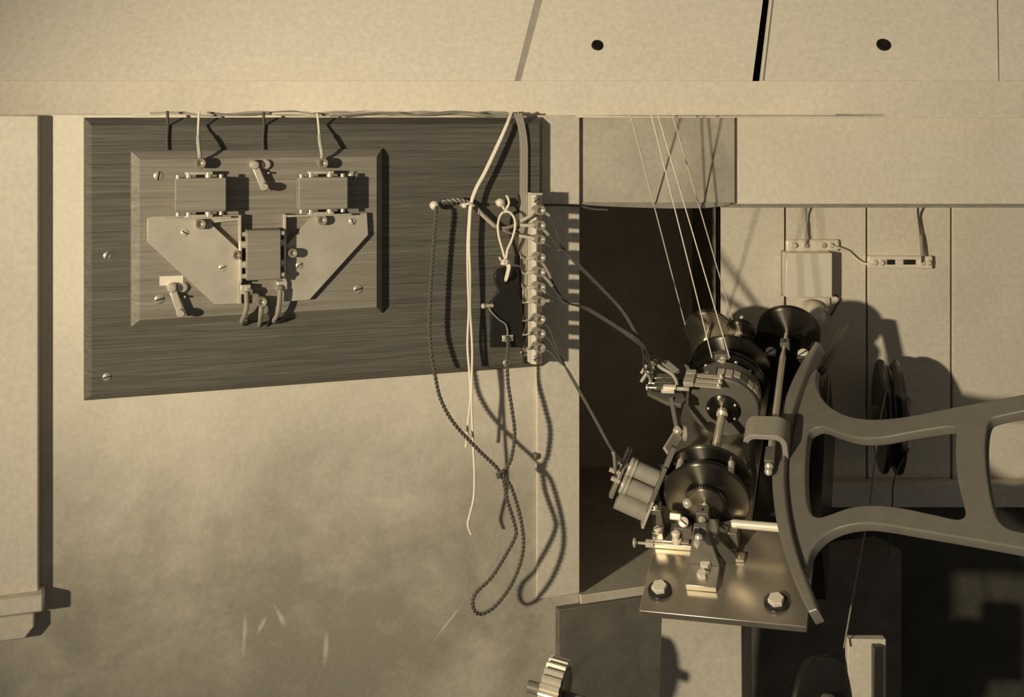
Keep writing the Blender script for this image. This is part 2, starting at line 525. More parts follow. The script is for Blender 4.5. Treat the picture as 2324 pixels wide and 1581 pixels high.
zbt, zbb = zl+.02, P(2000, 1087, YB).z
wb = bpy.data.objects.new('wall_back', None); COL.objects.link(wb); structure(wb)
wb.location = (.7, YB, zbb); OFF[wb] = V((.7, YB, zbb)); LM[wb] = Matrix.Identity(4)
xe = [1635, 1783, 1968, 2160, 2350, 2540]
for i in range(5):
    g = .0016
    a = P(xe[i], 500, YB).x+(0 if i == 0 else g); b = P(xe[i+1], 500, YB).x-g
    MB().box((a, YB+random.uniform(0, .0012), zbb), (b, YB+.02, zbt)).build('plank', 'boards', wb, bev=.0012)
xr = P(1635, 500, YB).x
MB().box((xr, YB+.02, .2), (1.5, YB+.04, zbt)).build('backing', 'black_hole', wb)
structure(MB().box((xr, YB-.022, P(2000, 1152, YB-.022).z), (1.5, YB, P(2000, 1095, YB-.022).z)).build('baseboard_back', 'boards', bev=.002))
structure(MB().box((xr, YB-.010, 0), (1.5, YB+.02, P(2000, 1150, YB-.01).z)).build('wall_shade_dado', 'dado'))
# the dark recess
YR = 2.08
structure(MB().box((xr, YB+.04, .2), (xr+.03, YR, ZC)).build('wall_recess_right', 'recess_side'))
MB().box((xr, YB+.0005, .2), (xr+.002, YB+.04, zbt)).build('return_edge', 'recess_side', wb)
structure(MB().box((-.3, YR, .2), (xr+.03, YR+.03, ZC)).build('wall_recess_back', 'recess'))
structure(MB().box((-.3, 1.53, .2), (-.28, YR, ZC)).build('wall_recess_left', 'recess'))
structure(MB().box((-.3, YB, zl+.03), (xr+.03, YR, zl+.05)).build('ceiling_recess', 'recess'))

# dark timber bench with a pale slab as the floor of the recess
zs = Wp(1320, 1346, .0).z
be = thing('bench', 'long dark-stained timber bench with a pale slab inset, under the machine', 'bench', WL, (.35, 0, -ZC))
xb0 = Wp(1268, 1420, .012).x
MB().box((xb0, -.012, -ZC), (.60, .02, zs-.012)).build('front_board', 'dark_wood', be, bev=.001)
MB().box((x1+.001, -.006, zs-.012), (.42, .62, zs)).build('slab', 'slab', be, bev=.001)
MB().box((.42, -.012, zs-.012), (.60, .05, zs)).build('top_rail', 'dark_wood', be)
MB().box((.30, .03, -ZC), (.40, .30, zs-.012)).build('support', 'dark_wood', be)

# ================================================================== SWITCHBOARD WALL
HB = .020                                             # face of the big board
def chamfer_board(name, rect_out, h0, h1, inset, mat, parent, drop=.35):
    """rect_out=(x0,x1,z0,z1) in wall coords; straight edge then a wide chamfer up to the face"""
    x0, x1, z0, z1 = rect_out; e = h0+(h1-h0)*drop
    R = lambda i, h: [(x0+i, -h, z0+i), (x1-i, -h, z0+i), (x1-i, -h, z1-i), (x0+i, -h, z1-i)]
    m = MB(); L = [R(0, h0), R(0, e), R(inset, h1)]
    for l in L: m.v += [V(p) for p in l]
    m.f.append([0, 1, 2, 3]); m.f.append([8, 9, 10, 11])
    for k in range(2):
        for i in range(4):
            j = (i+1) % 4; m.f.append([k*4+i, k*4+j, k*4+4+j, k*4+4+i])
    return m.build(name, mat, parent, smooth_deg=0)
zb = Wp(190, 908, .004).z
bx0, bx1 = Wp(190, 500, .006).x, Wp(1234, 500, .012).x
bb = thing('backboard', 'large dark-grained oak backboard with sloped edges on the plaster wall', 'board', WL, (0, 0, zb))
chamfer_board('oak_board', (bx0, bx1, zb, -.0035), .0003, HB, .009, 'oak', bb, .25)
def wood_screw(p, parent, r=.0042, mat='cap', ang=None, name='screw', down=V((0,-1,0)), across=V((1,0,0))):
    a = random.uniform(0, pi) if ang is None else ang
    p = V(p); up = down; x = across; y = up.cross(x)
    d = x*math.cos(a)+y*math.sin(a)
    o = MB().lathe(p-up*.001, up, [(r, 0), (r, .0013), (r*.8, .0021), (r*.3, .0024)], 16).build(name, mat, parent)
    MB().bar(p+up*.0013-d*r*.85, p+up*.0013+d*r*.85, r*.22, .0006, up).build('slot', 'black_hole', o, smooth_deg=0)
    return o
for x, y in ((244, 580), (243, 855), (1150, 823), (1190, 800)):
    wood_screw(Wp(x, y, HB), bb, .005)

# --- relay panel
HP = HB+.016
px0, px1 = Wp(297, 500, HB+.004).x, Wp(868, 500, HB+.006).x
zp0, zp1 = Wp(297, 742, HB+.004).z, Wp(560, 340, HB+.005).z
rp = thing('relay_panel', 'oak panel on the backboard, bearing three coil boxes and two pale metal plates', 'switchboard', WL, ((px0+px1)/2, -HB, zp0))
chamfer_board('panel_board', (px0, px1, zp0, zp1), HB, HP, .0095, 'oak_panel', rp, .2)
for x, y in ((360, 399), (362, 679), (813, 656), (803, 398)):
    wood_screw(Wp(x, y, HP), rp, .0058)
def flat(poly, h0, h1, name, mat, parent, bev=.0006):
    q = [Wp(x, y, h1) for x, y in poly]
    q = [V((p.x, -h0, p.z)) for p in q]
    return MB().prism(q, (0, -(h1-h0), 0)).build(name, mat, parent, bev=bev, smooth_deg=30)
hpl = HP+.0075
pl = flat([(334,495),(345,491),(550,487),(545,500),(480,506),(484,512),(546,570),(547,689),(487,691),(334,548)], HP, hpl, 'brass_plate', 'brass_plate', rp)
pr = flat([(712,488),(833,483),(836,533),(703,680),(650,684),(650,556)], HP, hpl, 'brass_plate', 'brass_plate', rp)
for x, y, pa in ((419, 527, pl), (505, 607, pl), (679, 602, pr), (800, 502, pr)):
    wood_screw(Wp(x, y, hpl), pa, .0046, 'brass')
for x, y0, y1, h in ((545, 488, 690, .0125), (647, 486, 560, .0125), (648, 632, 684, .0125)):
    a, b = Wp(x, y0, HP+h), Wp(x, y1, HP+h)
    MB().box((a.x-.0016, -HP-h, b.z), (a.x+.0016, -HP, a.z)).build('contact_bar', 'brass_plate', rp, bev=.0005)
def coil_box(xa, xb, ya, yb, upright=False):
    h1 = HP+.026
    a, b = Wp(xa, ya, h1), Wp(xb, yb, h1)
    x0, x1, z1, z0 = a.x, b.x, a.z, b.z
    bx = MB().box((x0, -h1, z0), (x1, -HP-.002, z1)).build('coil_box', 'oak_box', rp, bev=.0012)
    hm = HP+.015
    if not upright:
        for zz, s in ((z1, 1), (z0, -1)):
            for f in (.06, .90):
                MB().cyl((x0+(x1-x0)*f, -h1+.003, zz-s*.001), (x0+(x1-x0)*f, -h1+.003, zz+s*.0038), .0026, n=12).build('end_nut', 'brass', bx)
            for f in (.27, .66):
                MB().cyl((x0+(x1-x0)*f, -hm, zz-s*.001), (x0+(x1-x0)*f, -hm, zz+s*.0058), .0040, n=14).build('pole_stud', 'brass', bx)
            c = (x0+x1)/2-(x1-x0)*.03
            MB().box((c-.0155, -hm-.0035, zz+s*.0052-.0018), (c+.0155, -hm+.0035, zz+s*.0052+.0018)).build('armature_bar', 'brass', bx, bev=.0006)
            if s < 0:
                MB().box((x0-.012, -hm-.003, zz-.0085), (x1+.006, -hm+.003, zz-.0062)).build('contact_strip', 'brass_plate', bx, bev=.0004)
    else:
        for xx, s in ((x0, -1), (x1, 1)):
            for f in (.08, .92):
                MB().cyl((xx-s*.001, -h1+.004, z0+(z1-z0)*f), (xx+s*.0040, -h1+.004, z0+(z1-z0)*f), .0028, n=12).build('end_nut', 'brass', bx)
            for f in (.30, .70):
                MB().cyl((xx-s*.001, -hm, z0+(z1-z0)*f), (xx+s*.0058, -hm, z0+(z1-z0)*f), .0044, n=14).build('pole_stud', 'brass', bx)
            MB().box((xx+s*.0055-.0014, -hm-.0035, z0-.003), (xx+s*.0055+.0014, -hm+.0035, z1-.012)).build('armature_bar', 'brass', bx, bev=.0005)
    return bx
coil_box(397, 514, 405, 480); coil_box(678, 790, 403, 474); coil_box(559, 638, 523, 633, True)
def post(x, y, h0, parent, r=.0062, hgt=.017, mat='brass_paint', cup=True):
    """round binding post with a dished screw head, standing out from the wall"""
    p = Wp(x, y, h0+hgt*.8); p = V((p.x, -h0, p.z))
    o = MB().lathe(p, (0,-1,0), [(r*.85, -.001), (r*.85, hgt*.22), (r*.55, hgt*.26), (r*.55, hgt*.42), (r, hgt*.46), (r, hgt*.92), (r*.9, hgt), (r*.80, hgt), (r*.45, hgt-.0038), (r*.1, hgt-.0048)], 22).build('binding_post', mat, parent)
    return p, o
P1 = post(455, 370, HP, rp)[0]; P2 = post(733, 370, HP, rp)[0]
post(455, 508, HP, rp); post(731, 499, HP, rp); post(537, 579, hpl, rp, .0050); post(664, 574, HP, rp, .0055, .02)
P3 = post(594, 685, HP, rp)[0]
def lever(a, b, btn):
    pa, pb = Wp(a[0], a[1], HP+.009), Wp(b[0], b[1], HP+.011); c = Wp(btn[0], btn[1], HP+.005)
    o = MB().bar(pa, pb, .0085, .003, (0,-1,0)).build('switch_lever', 'brass', rp, bev=.0012)
    MB().lathe((pa.x, -HP, pa.z), (0,-1,0), [(.0055, -.001), (.0055, .011), (.004, .0135), (.001, .014)], 18).build('pivot', 'brass', o)
    q = pb+(pa-pb)*.12
    MB().lathe((q.x, -HP-.0115, q.z), (0,-1,0), [(.0045, 0), (.0052, .006), (.0038, .010)], 14).build('lever_knob', 'wire_light', o)
    MB().lathe((c.x, -HP, c.z), (0,-1,0), [(.0060, -.001), (.0060, .003), (.0045, .0048), (.001, .0052)], 18).build('contact_stud', 'brass', rp)
    d = Wp(btn[0]+4, btn[1]+19, HP+.002); MB().cyl((d.x, -HP+.001, d.z), (d.x, -HP-.008, d.z), .0013, n=8).build('stop_pin', 'steel', rp)
lever((578, 374), (601, 430), (604, 373)); lever((390, 653), (412, 716), (415, 653))
flat([(362,627),(416,625),(416,646),(362,648)], HP, HP+.0006, 'paper_label', 'paper', rp, 0)
for x, y in ((557, 655), (640, 647)):
    p = Wp(x, y, HP+.010); s = -1 if x < 600 else 1
    o = MB().box((p.x-.006, -HP-.013, p.z-.006), (p.x+.006, -HP, p.z+.005)).build('clamp_block', 'brass', rp, bev=.0008)
    MB().lathe((p.x-s*.004, -HP-.012, p.z-.003), (0,-1,0), [(.0045, 0), (.0045, .004), (.003, .0055)], 14).build('clamp_screw', 'brass_paint', o)

def lead(name, label, pts, r, mat, sleeve=None, group=None, n=8, frame=WL, sleeve_mat='wire_light', sr=1.7):
    """a wire; sleeve = (from,to) fraction of its length covered by rubber tubing"""
    path = smooth(pts, 8)
    lo = min(path, key=lambda p: p.z)
    if sleeve:
        o = thing(name, label, 'wire', frame, lo, group)
        MB().tube(path, r, n, 1).build('core', mat, o)
        for a, b in sleeve:
            i, j = int(a*(len(path)-1)), int(b*(len(path)-1))
            if j-i < 2: j = i+2
            MB().tube(path[i:j+1], r*sr, n, 1).build('sleeve', sleeve_mat, o)
        return o
    o = MB().tube(path, r, n, 1).build(name, mat, frame=frame, origin=lo)
    return tag(o, label, 'wire', group)
# leads on the relay panel
lead('lead_wire', 'pale sleeved wire dropping to the brass post above the relay panel\'s left coil box',
     [Wp(452, 253, HB+.006), Wp(450, 290, HB+.012), Wp(450, 320, HP+.008), (P1.x-.001, -HP-.012, P1.z+.012), (P1.x, -HP-.0065, P1.z+.004)], .0014, 'cord_white', [(.42, .96)])
lead('lead_wire', 'pale sleeved wire dropping to the brass post above the relay panel\'s right coil box',
     [Wp(720, 257, HB+.006), Wp(723, 285, HB+.012), Wp(726, 320, HP+.008), (P2.x-.001, -HP-.012, P2.z+.012), (P2.x, -HP-.0065, P2.z+.004)], .0014, 'cord_white', [(.42, .96)])
for k, (x, y0) in enumerate(((380, 252), (598, 254))):
    lead('lead_wire', ('dark wire running behind the relay panel\'s top edge, beside the left coil box lead', 'dark wire running behind the relay panel\'s top edge, midway between its two pale leads')[k],
         [Wp(x, y0, HB+.004), Wp(x+1, y0+30, HB+.0025), Wp(x-1, y0+60, HB+.0025), Wp(x, 340, HB+.0025)], .0017, 'wire_dark')
lead('lead_wire', 'short sleeved wire curling under the panel from the relay panel\'s left clamp block', [Wp(559, 661, HP+.018), Wp(560, 690, HP+.017), Wp(556, 712, HP+.013), Wp(549, 729, HP-.002), Wp(551, 736, HB+.003), Wp(562, 729, HB+.003)], .0019, 'wire_mid', [(0, .62)], sleeve_mat='wire_mid', sr=1.5)
lead('lead_wire', 'short sleeved wire curling down from the lone post under the upright coil box', [Wp(594, 686, HP+.010), Wp(592, 710, HP+.012), Wp(591, 728, HP+.002), Wp(590, 738, HB+.003), Wp(603, 737, HB+.003), Wp(612, 726, HB+.003)], .0019, 'wire_mid', [(0, .6)], sleeve_mat='wire_mid', sr=1.5)
lead('lead_wire', 'short sleeved wire curling under the panel from the relay panel\'s right clamp block', [Wp(636, 656, HP+.018), Wp(634, 685, HP+.017), Wp(630, 712, HP+.012), Wp(622, 728, HP-.004), Wp(628, 731, HB+.003), Wp(645, 722, HB+.003)], .0019, 'wire_mid', [(0, .6)], sleeve_mat='wire_mid', sr=1.5)
# bundle of wires lying along the top edge of the board
for k in range(7):
    pts = []
    xs = list(range(330+70*k if k > 1 else 300+40*k, 1200, 62))
    for i, x in enumerate(xs):
        q = Wp(x, 254, .005+.0026*k)
        pts.append(V((q.x, q.y, -.0012+.0018*((k+i) % 3)+random.uniform(-.0008, .0010)+.0007*(k % 2))))
    tag(MB().tube(pts, .0014, 6, 5).build('line_wire', ('cord_white', 'wire_light', 'wire_mid', 'edge')[k % 4], frame=WL),
        'thin cotton-covered wire in the bundle lying along the backboard\'s top edge', 'wire', 'wires along the board top')

# --- terminal strip
HT = HB+.022
tx0, tx1 = Wp(1196, 600, HB).x, Wp(1232, 600, HT).x
tz1, tz0 = Wp(1215, 438, HT).z, Wp(1215, 827, HT).z
ts = thing('terminal_strip', 'upright oak terminal strip with ten brass posts at the backboard\'s edge', 'terminal block', WL, ((tx0+tx1)/2, -HB, tz0))
c = .0055
MB().box((tx0+c, -HT, tz0), (tx1, -HB, tz1-.003)).build('oak_bar', 'oak_strip', ts, bev=.0008, smooth_deg=20)
MB().prism([(tx0, -HB, tz0), (tx0+c, -HB, tz0), (tx0+c, -HT, tz0), (tx0+c*.7, -HT, tz0), (tx0, -HT+c*.9, tz0)], (0, 0, tz1-.003-tz0)).build('lit_edge', 'lit_side_wood', ts, smooth_deg=20)  # pale tone paints the lamp's light on the left side
MB().box((tx0, -HT, tz1-.003), (tx1, -HB, tz1)).build('lit_end', 'lit_side_wood', ts, bev=.0005)  # same pale tone paints light on the top end
for yy in (454, 813):
    q = Wp(1217, yy, HT)
    wood_screw(q, ts, .0042, 'cap', .5)
PY = (477, 511, 543, 584, 617, 651, 683, 724, 756, 789)
tp = []
for i, yy in enumerate(PY):
    p, o = post(1226, yy, HT, ts, .0066, .020)
    tp.append(V((p.x, -HT-.010, p.z)))

# nails / cleats with cords
def nail(x, y, label, r=.0055):
    q = Wp(x, y, HB+.016); p = V((q.x, -HB, q.z))
    o = thing('cord_nail', label, 'nail', WL, p)
    MB().lathe(p, (0,-1,0), [(.0022, -.006), (.0022, .013)], 10).build('shank', 'nickel', o)
    MB().lathe(p, (0,-1,0), [(.0025, .011), (r, .013), (r*1.05, .017), (r*.7, .020), (r*.2, .021)], 16).build('head', 'porcelain', o)
    return p
N1 = nail(986, 466, 'white-headed nail in the backboard holding the braided flex')
N2 = nail(1054, 466, 'white-headed nail in the backboard beside the tied white tape', .0035)
N3 = nail(1136, 460, 'white-headed nail in the backboard carrying the white cord loop')

# hanging ebonite hand contact
HK = HB+.012
def K(zx, zy, h=HK): return Wp(950+zx*.2847, 400+zy*.2847, h)
outl = [(700,722),(665,728),(635,748),(614,785),(612,830),(626,872),(638,905),(628,945),(598,980),(582,1005),(580,1365),(826,1362),(828,1005),(812,980),(782,945),(772,905),(784,872),(798,830),(796,785),(775,748),(738,728)]
pts = smooth([V((x, y, 0)) for x, y in outl[:9]], 4)[:-1]+[V((598,980,0)), V((582,1005,0)), V((580,1365,0)), V((826,1362,0)), V((828,1005,0)), V((812,980,0))]+smooth([V((x, y, 0)) for x, y in outl[14:]+[outl[0]]], 4)[1:-1]
w2 = [K(p.x, p.y) for p in pts]
hz = K(700, 1365)
hc = thing('hand_contact', 'bottle-shaped black ebonite hand contact hanging from a white cord', 'switch', WL, (hz.x, -HK, hz.z))
hole = [K(705+26*math.cos(t*pi/8), 832+26*math.sin(t*pi/8)) for t in range(16)]
FR = Matrix.Translation((0, -HK+.0035, 0)) @ Matrix.Rotation(pi/2, 4, 'X')
plate2d('paddle', [(p.x, p.z) for p in w2], [[(p.x, p.z) for p in hole]], .007, .0007, 'ebonite', hc, FR)
a, b = K(668, 1268, HK+.002), K(755, 1312, HK+.002)
cl = MB().box((a.x, -HK-.0025, b.z), (b.x, -HK, a.z)).build('cord_clamp', 'brass', hc, bev=.0005)
for f in (.25, .78):
    MB().lathe((a.x+(b.x-a.x)*f, -HK-.0025, (a.z+b.z)/2), (0,-1,0), [(.0022, -.0005), (.0022, .001), (.0012, .0017)], 12).build('clamp_screw', 'brass_paint', cl)
q = K(560, 1032, HK)
MB().cyl((q.x-.007, q.y+.001, q.z), (q.x+.006, q.y+.001, q.z), .0024, n=10).build('side_terminal', 'brass', hc)
MB().lathe((q.x-.006, q.y+.001, q.z), (-1,0,0), [(.0036, 0), (.0036, .002), (.0026, .0034)], 12).build('side_terminal_nut', 'brass', hc)
MB().tube([K(560, 1050, HK+.002), K(590, 1090, HK+.003), K(640, 1140, HK+.003), (K(690, 1175, HK+.003)), K(708, 1225, HK+.003), K(708, 1262, HK+.003)], .0011, 8, 6).build('internal_lead', 'wire_mid', hc)

# white cord loop that hangs the contact from its nail
lp = [(1143,470),(1149,479),(1152,487)]
cl = [Wp(*p, HB+.018) for p in ((1139,462),(1143,472),(1149,480),(1140,483),(1133,495),(1130,515),(1133,540),(1141,568),(1147,590),(1151,565),(1160,545),(1168,515),(1166,495),(1158,483),(1149,477),(1155,462),(1153,450),(1149,443))]
for i in (9, 10, 11, 12, 13): cl[i].y -= .002
lo = thing('cord_loop', 'white cotton cord loop knotted through the top of the black hand contact', 'cord', WL, Wp(1148, 640, HB+.018))
MB().tube(cl, .0016, 8, 8).build('loop', 'cord_white', lo)
kn = MB()
for s in range(5):
    a = s*1.25
    kn.tube([Wp(1146+10*math.cos(a), 594+8*math.sin(a), HB+.018), Wp(1147+4*math.cos(a+2), 594+4*math.sin(a+2), HB+.024), Wp(1146-9*math.cos(a+.5), 594-7*math.sin(a+.5), HB+.018)], .0015, 7, 6)
kn.tube([Wp(1143, 594, HB+.02), Wp(1137, 590, HB+.022), Wp(1133, 583, HB+.022)], .0013, 7, 5)
kn.build('knot', 'cord_white', lo)
MB().tube([Wp(1152, 598, HB+.020), Wp(1157, 604, HB+.023), Wp(1154, 620, HB+.023), Wp(1150, 634, HB+.020), Wp(1149, 637, HB+.010)], .0016, 8, 6).tube([Wp(1150, 598, HB+.020), Wp(1153, 606, HB+.022), Wp(1150, 622, HB+.022), Wp(1147, 634, HB+.019), Wp(1148, 638, HB+.010)], .0016, 8, 6).build('hanging_strands', 'cord_white', lo)

# braided flex: from its nail, down, knotted loop, back up to the contact
D = .024
fx = [Wp(*p) for p in ((1030,461,HB+.012),(1005,462,HB+.013),(990,468,HB+.014),(990,480,HB+D),(985,540,HB+D),(979,620,HB+D),(975,700,HB+D),(975,760,HB+D),(980,810,HB+D+.004),(987,850,HB+D+.008),(1000,905,.052),(1030,960,.054),(1085,1020,.056),(1136,1073,.058),
     (1150,1130,.058),(1168,1190,.060),(1170,1215,.060),(1150,1255,.062),(1115,1310,.063),(1080,1345,.064),(1073,1375,.064),(1088,1393,.064),(1120,1378,.064),(1155,1335,.063),(1180,1280,.062),(1188,1230,.061),(1180,1170,.060),(1160,1105,.060),(1141,1077,.060),
     (1148,1064,.058),(1160,1040,.056),(1168,985,.054),(1162,930,.050),(1153,870,.046),(1151,820,HK+.014),(1153,785,HK+.008),(1152,772,HK+.0055),(1151,762,HK+.004))]
fl_ = thing('braided_flex', 'dark twisted flex hanging in a long knotted loop below the backboard', 'cord', WL, fx[21])
MB().twist(fx, .00135, .0105).build('twisted_cord', 'cord_dark', fl_)
k = Wp(1138, 1074, .058)
m = MB()
for s in range(3):
    m.tube([k+V((.006*math.cos(a+s), -.004*math.sin(a*1.0), .004*math.sin(a+s*1.7))) for a in (0, 1.2, 2.4, 3.6, 4.8, 6.0)], .0016, 7, 5)
m.build('knot', 'cord_dark', fl_)

# white tape tied to the second nail
wt = thing('white_tape', 'doubled white cotton tape hanging straight down across the backboard', 'cord', WL, Wp(1065, 1212, .045))
a = [(1160,254,HB+.003),(1148,285,HB+.012),(1125,335,HB+.014),(1098,392,HB+.015),(1080,425,HB+.016),(1068,460,HB+.017),(1064,500,HB+.017),(1061,560,HB+.017),(1062,640,HB+.018),(1064,700,HB+.018),(1061,780,HB+.018),(1065,840,HB+.02),(1068,900,.042),(1063,950,.043),(1059,1000,.044),(1057,1014,.044)]
b = [(1163,254,HB+.003),(1151,285,HB+.013),(1129,335,HB+.015),(1102,392,HB+.016),(1084,425,HB+.017),(1071,460,HB+.018),(1067,500,HB+.018),(1065,560,HB+.018),(1067,620,HB+.018),(1067,700,HB+.018),(1070,750,HB+.018),(1072,800,HB+.018),(1071,860,HB+.022),(1071,930,.043),(1074,1010,.044),(1077,1080,.045),(1075,1130,.045),(1067,1165,.045),(1062,1190,.045),(1069,1212,.045)]
for q, nm in ((a, 'short_strand'), (b, 'long_strand')):
    MB().tube([Wp(*p) for p in q], .00155, 8, 6).build(nm, 'cord_white', wt)
MB().tube([Wp(1052, 465, HB+.017), Wp(1064, 462, HB+.0215), Wp(1076, 466, HB+.019), Wp(1066, 469, HB+.014), Wp(1054, 467, HB+.014)], .0014, 7, 6).build('tie', 'cord_white', wt)

# cable from the nails to the top three terminals
tw = thing('branch_cable', 'twisted brown cable from the nails, fanning out to the upper three terminals', 'cable', WL, Wp(1120, 515, HB+.01))
MB().twist([Wp(*p) for p in ((990,468,HB+.012),(1008,459,HB+.010),(1040,455,HB+.010),(1062,460,HB+.009),(1080,472,HB+.009),(1090,484,HB+.010))], .0018, .012).build('twisted_cable', 'wire_mid', tw)
MB().tube([Wp(1086,477,HB+.010), Wp(1100,492,HB+.010), Wp(1122,512,HB+.010)], .0028, 8, 5).build('junction_sleeve', 'wire_light', tw)
for i, mid in enumerate((((1140,516),(1166,510),(1180,502)), ((1142,519),(1165,514),(1180,511)), ((1145,524),(1165,531),(1180,535)))):
    e = tp[i]
    MB().tube([Wp(1119,509+2*i,HB+.010)]+[Wp(x, y, HB+.014) for x, y in mid], .0012, 7, 6).build('branch', 'wire_mid', tw)
    MB().tube([Wp(*mid[2], HB+.014), (Wp(*mid[2], HB+.014)+e)/2+V((0,-.004,0)), e+V((-.005,0,0))], .0023, 8, 5).build('end_sleeve', 'wire_light', tw)

# five riser wires down the backboard to terminals four to ten
for i in range(3, 10):
    e = tp[i]; s = i-3
    x = 1181+2.6*s
    y0 = PY[i]
    pts = [Wp(1166+3*s, 257, HB+.004), Wp(1176+2.4*s, 285, HB+.004), Wp(x, 330, HB+.003), Wp(x, 430, HB+.003), Wp(x-1, y0-60, HB+.003), Wp(x-2 if s < 5 else 1192, y0-14, HB+.004)]
    pts += [Wp(1187, y0+3, HB+.012), Wp(1196, y0+2, HT+.004), V((e.x-.008, -HT-.008, e.z-.001)), V((e.x-.003, -HT-.008, e.z))]
    lead('riser_wire', 'thin wire down the backboard to terminal %s of the upright strip, counted from the top' % ('four','five','six','seven','eight','nine','ten')[s],
         pts, .0010, 'wire_light' if s % 2 else 'wire_mid', [(.80, .97)] if s < 4 else [(.86, .96)], 'riser wires', sleeve_mat='wire_light' if s < 4 else 'wire_dark', sr=2.2)

# ================================================================== BELL AND FUSE ON THE BACK WALL
def Bp(px, py, h=0.0): return P(px, py, YB-h)
be_ = Bp(1840, 745)
bl = thing('electric_bell', 'white boxed electric bell with a domed gong, on the board wall', 'bell', WORLD, (be_.x, YB, be_.z))
a, b = Bp(1784, 543, .008), Bp(1906, 571, .008)
MB().box((a.x, YB-.008, b.z), (b.x, YB, a.z)).build('terminal_board', 'porcelain', bl, bev=.004, seg=3)
for x, mt in ((1803, 'porcelain'), (1829, 'steel'), (1869, 'steel'), (1886, 'porcelain')):
    q = Bp(x, 557, .012)
    MB().lathe((q.x, YB-.008, q.z), (0,-1,0), [(.0042, -.001), (.0042, .004), (.003, .0062)], 14).build('terminal_screw', mt, bl)
a, b = Bp(1784, 574, .030), Bp(1889, 675, .030)
bx = MB().box((a.x, YB-.030, b.z), (b.x, YB, a.z)).build('cover_box', 'porcelain', bl, bev=.0012)
MB().box((a.x-.001, YB-.004, b.z-.001), (b.x+.001, YB-.001, a.z+.001)).build('cover_base', 'edge', bl)
g = Bp(1843, 716, .014)
m = MB(); pr = []
for i in range(9):
    t = i/8*pi/2
    pr.append((.024*math.cos(t)+.0002, .003+.020*math.sin(t)))
m.lathe((g.x, YB-.004, g.z), (0,-1,0), [(.022, 0)]+pr, 32).build('gong', 'gong', bl)
MB().cyl((g.x, YB, g.z), (g.x, YB-.008, g.z), .005).build('gong_post', 'steel', bl)
p, q = Bp(1876, 677, .012), Bp(1874, 704, .016)
MB().tube([p, (p+q)/2, q], .0012, 8, 3).build('hammer_rod', 'steel', bl)
MB().sphere(q, .0042, 12).build('hammer', 'steel', bl)
fu = thing('fuse_block', 'white porcelain fuse block screwed to the board wall beside the bell', 'fuse holder', WORLD, Bp(2045, 609))
a, b = Bp(1971, 581, .010), Bp(2117, 610, .010)
MB().box((a.x, YB-.010, b.z), (b.x, YB, a.z)).build('porcelain_base', 'porcelain', fu, bev=.002, seg=3)
for x0, x1, mt in ((2013, 2030, 'ebonite'), (2052, 2076, 'ebonite'), (2032, 2050, 'porcelain')):
    a, b = Bp(x0, 589, .012), Bp(x1, 600, .012)
    MB().box((a.x, YB-.0135, b.z), (b.x, YB-.009, a.z)).build('fuse_clip', mt, fu, bev=.0006)
for x in (1985, 2001, 2093, 2107):
    q = Bp(x, 596, .012)
    MB().lathe((q.x, YB-.010, q.z), (0,-1,0), [(.0045, -.001), (.0045, .003), (.003, .005)], 14).build('terminal_screw', 'nickel', fu)
bs = dict(frame=WORLD)
lead('bell_wire', 'thin dark wire hanging from the ledge to the electric bell', [Bp(1828, 468, .02), Bp(1830, 490, .008), Bp(1829, 530, .010), Bp(1829, 548, .014), Bp(1830, 557, .0145)], .0013, 'wire_mid', [(.35, .8)], sleeve_mat='wire_light', sr=1.6, **bs)
lead('bell_wire', 'white wire sagging between the electric bell and the fuse block', [Bp(1884, 557, .015), Bp(1904, 562, .012), Bp(1925, 570, .007), Bp(1945, 588, .007), Bp(1960, 597, .010), Bp(1975, 599, .014), Bp(1986, 597, .0145)], .0016, 'cord_white', **bs)
lead('bell_wire', 'dark sleeved wire hanging from the ledge to the fuse block', [Bp(2083, 468, .02), Bp(2084, 490, .008), Bp(2088, 520, .008), Bp(2091, 545, .010), Bp(2093, 575, .013), Bp(2093, 596, .0155)], .0017, 'wire_dark', [(.5, .85)], sleeve_mat='wire_mid', sr=1.6, **bs)
lead('bell_wire', 'black wire leaving the lower corner of the electric bell box', [Bp(1897, 668, .004), Bp(1905, 680, .005), Bp(1896, 697, .006), Bp(1885, 716, .005)], .0016, 'wire_dark', **bs)
lead('panel_wire', 'black wire running along the joint under the bare panel', [V(P(1236, 465, 1.50)), P(1275, 465, 1.512), P(1313, 467, 1.522), P(1345, 474, 1.525), P(1380, 476, 1.527)], .0014, 'wire_dark', **bs)

# ================================================================== GROOVED PULLEY ON THE WALL
pc = P(2022, 945, 1.705)
ax = V((.985, -.17, 0)).normalized()
pu = thing('grooved_pulley', 'double-grooved black wooden pulley standing off the board wall', 'pulley', WORLD, pc-V((0,0,.083)))
OFFp = OFF[pu]
r = .0835
disc('sheave', 'black', pu, pc, ax, [(.012, -.018), (r*.80, -.018), (r*.97, -.017), (r, -.0135), (r*.985, -.010), (r*.86, -.0045), (r*.86, -.0015), (r*.985, .004), (r, .0075), (r*.985, .011), (r*.80, .013), (.012, .013)], 72)
disc('hub', 'iron', pu, pc, ax, [(.014, -.03), (.016, -.028), (.016, .024), (.013, .026)], 28)
MB().cyl(pc+ax*.02, V((pc.x+.055, YB, pc.z)), .007, n=16).build('axle_bracket', 'iron', pu)
lead('drive_band', 'thin cord running down from the grooved pulley to the brass-rimmed wheel', [pc+V((-.020, -.045, .055)), P(1996, 960, 1.585), P(1984, 1060, 1.55), P(1973, 1150, 1.52), P(1945, 1300, 1.46), P(1915, 1470, 1.405)], .0011, 'wire_mid', **bs)
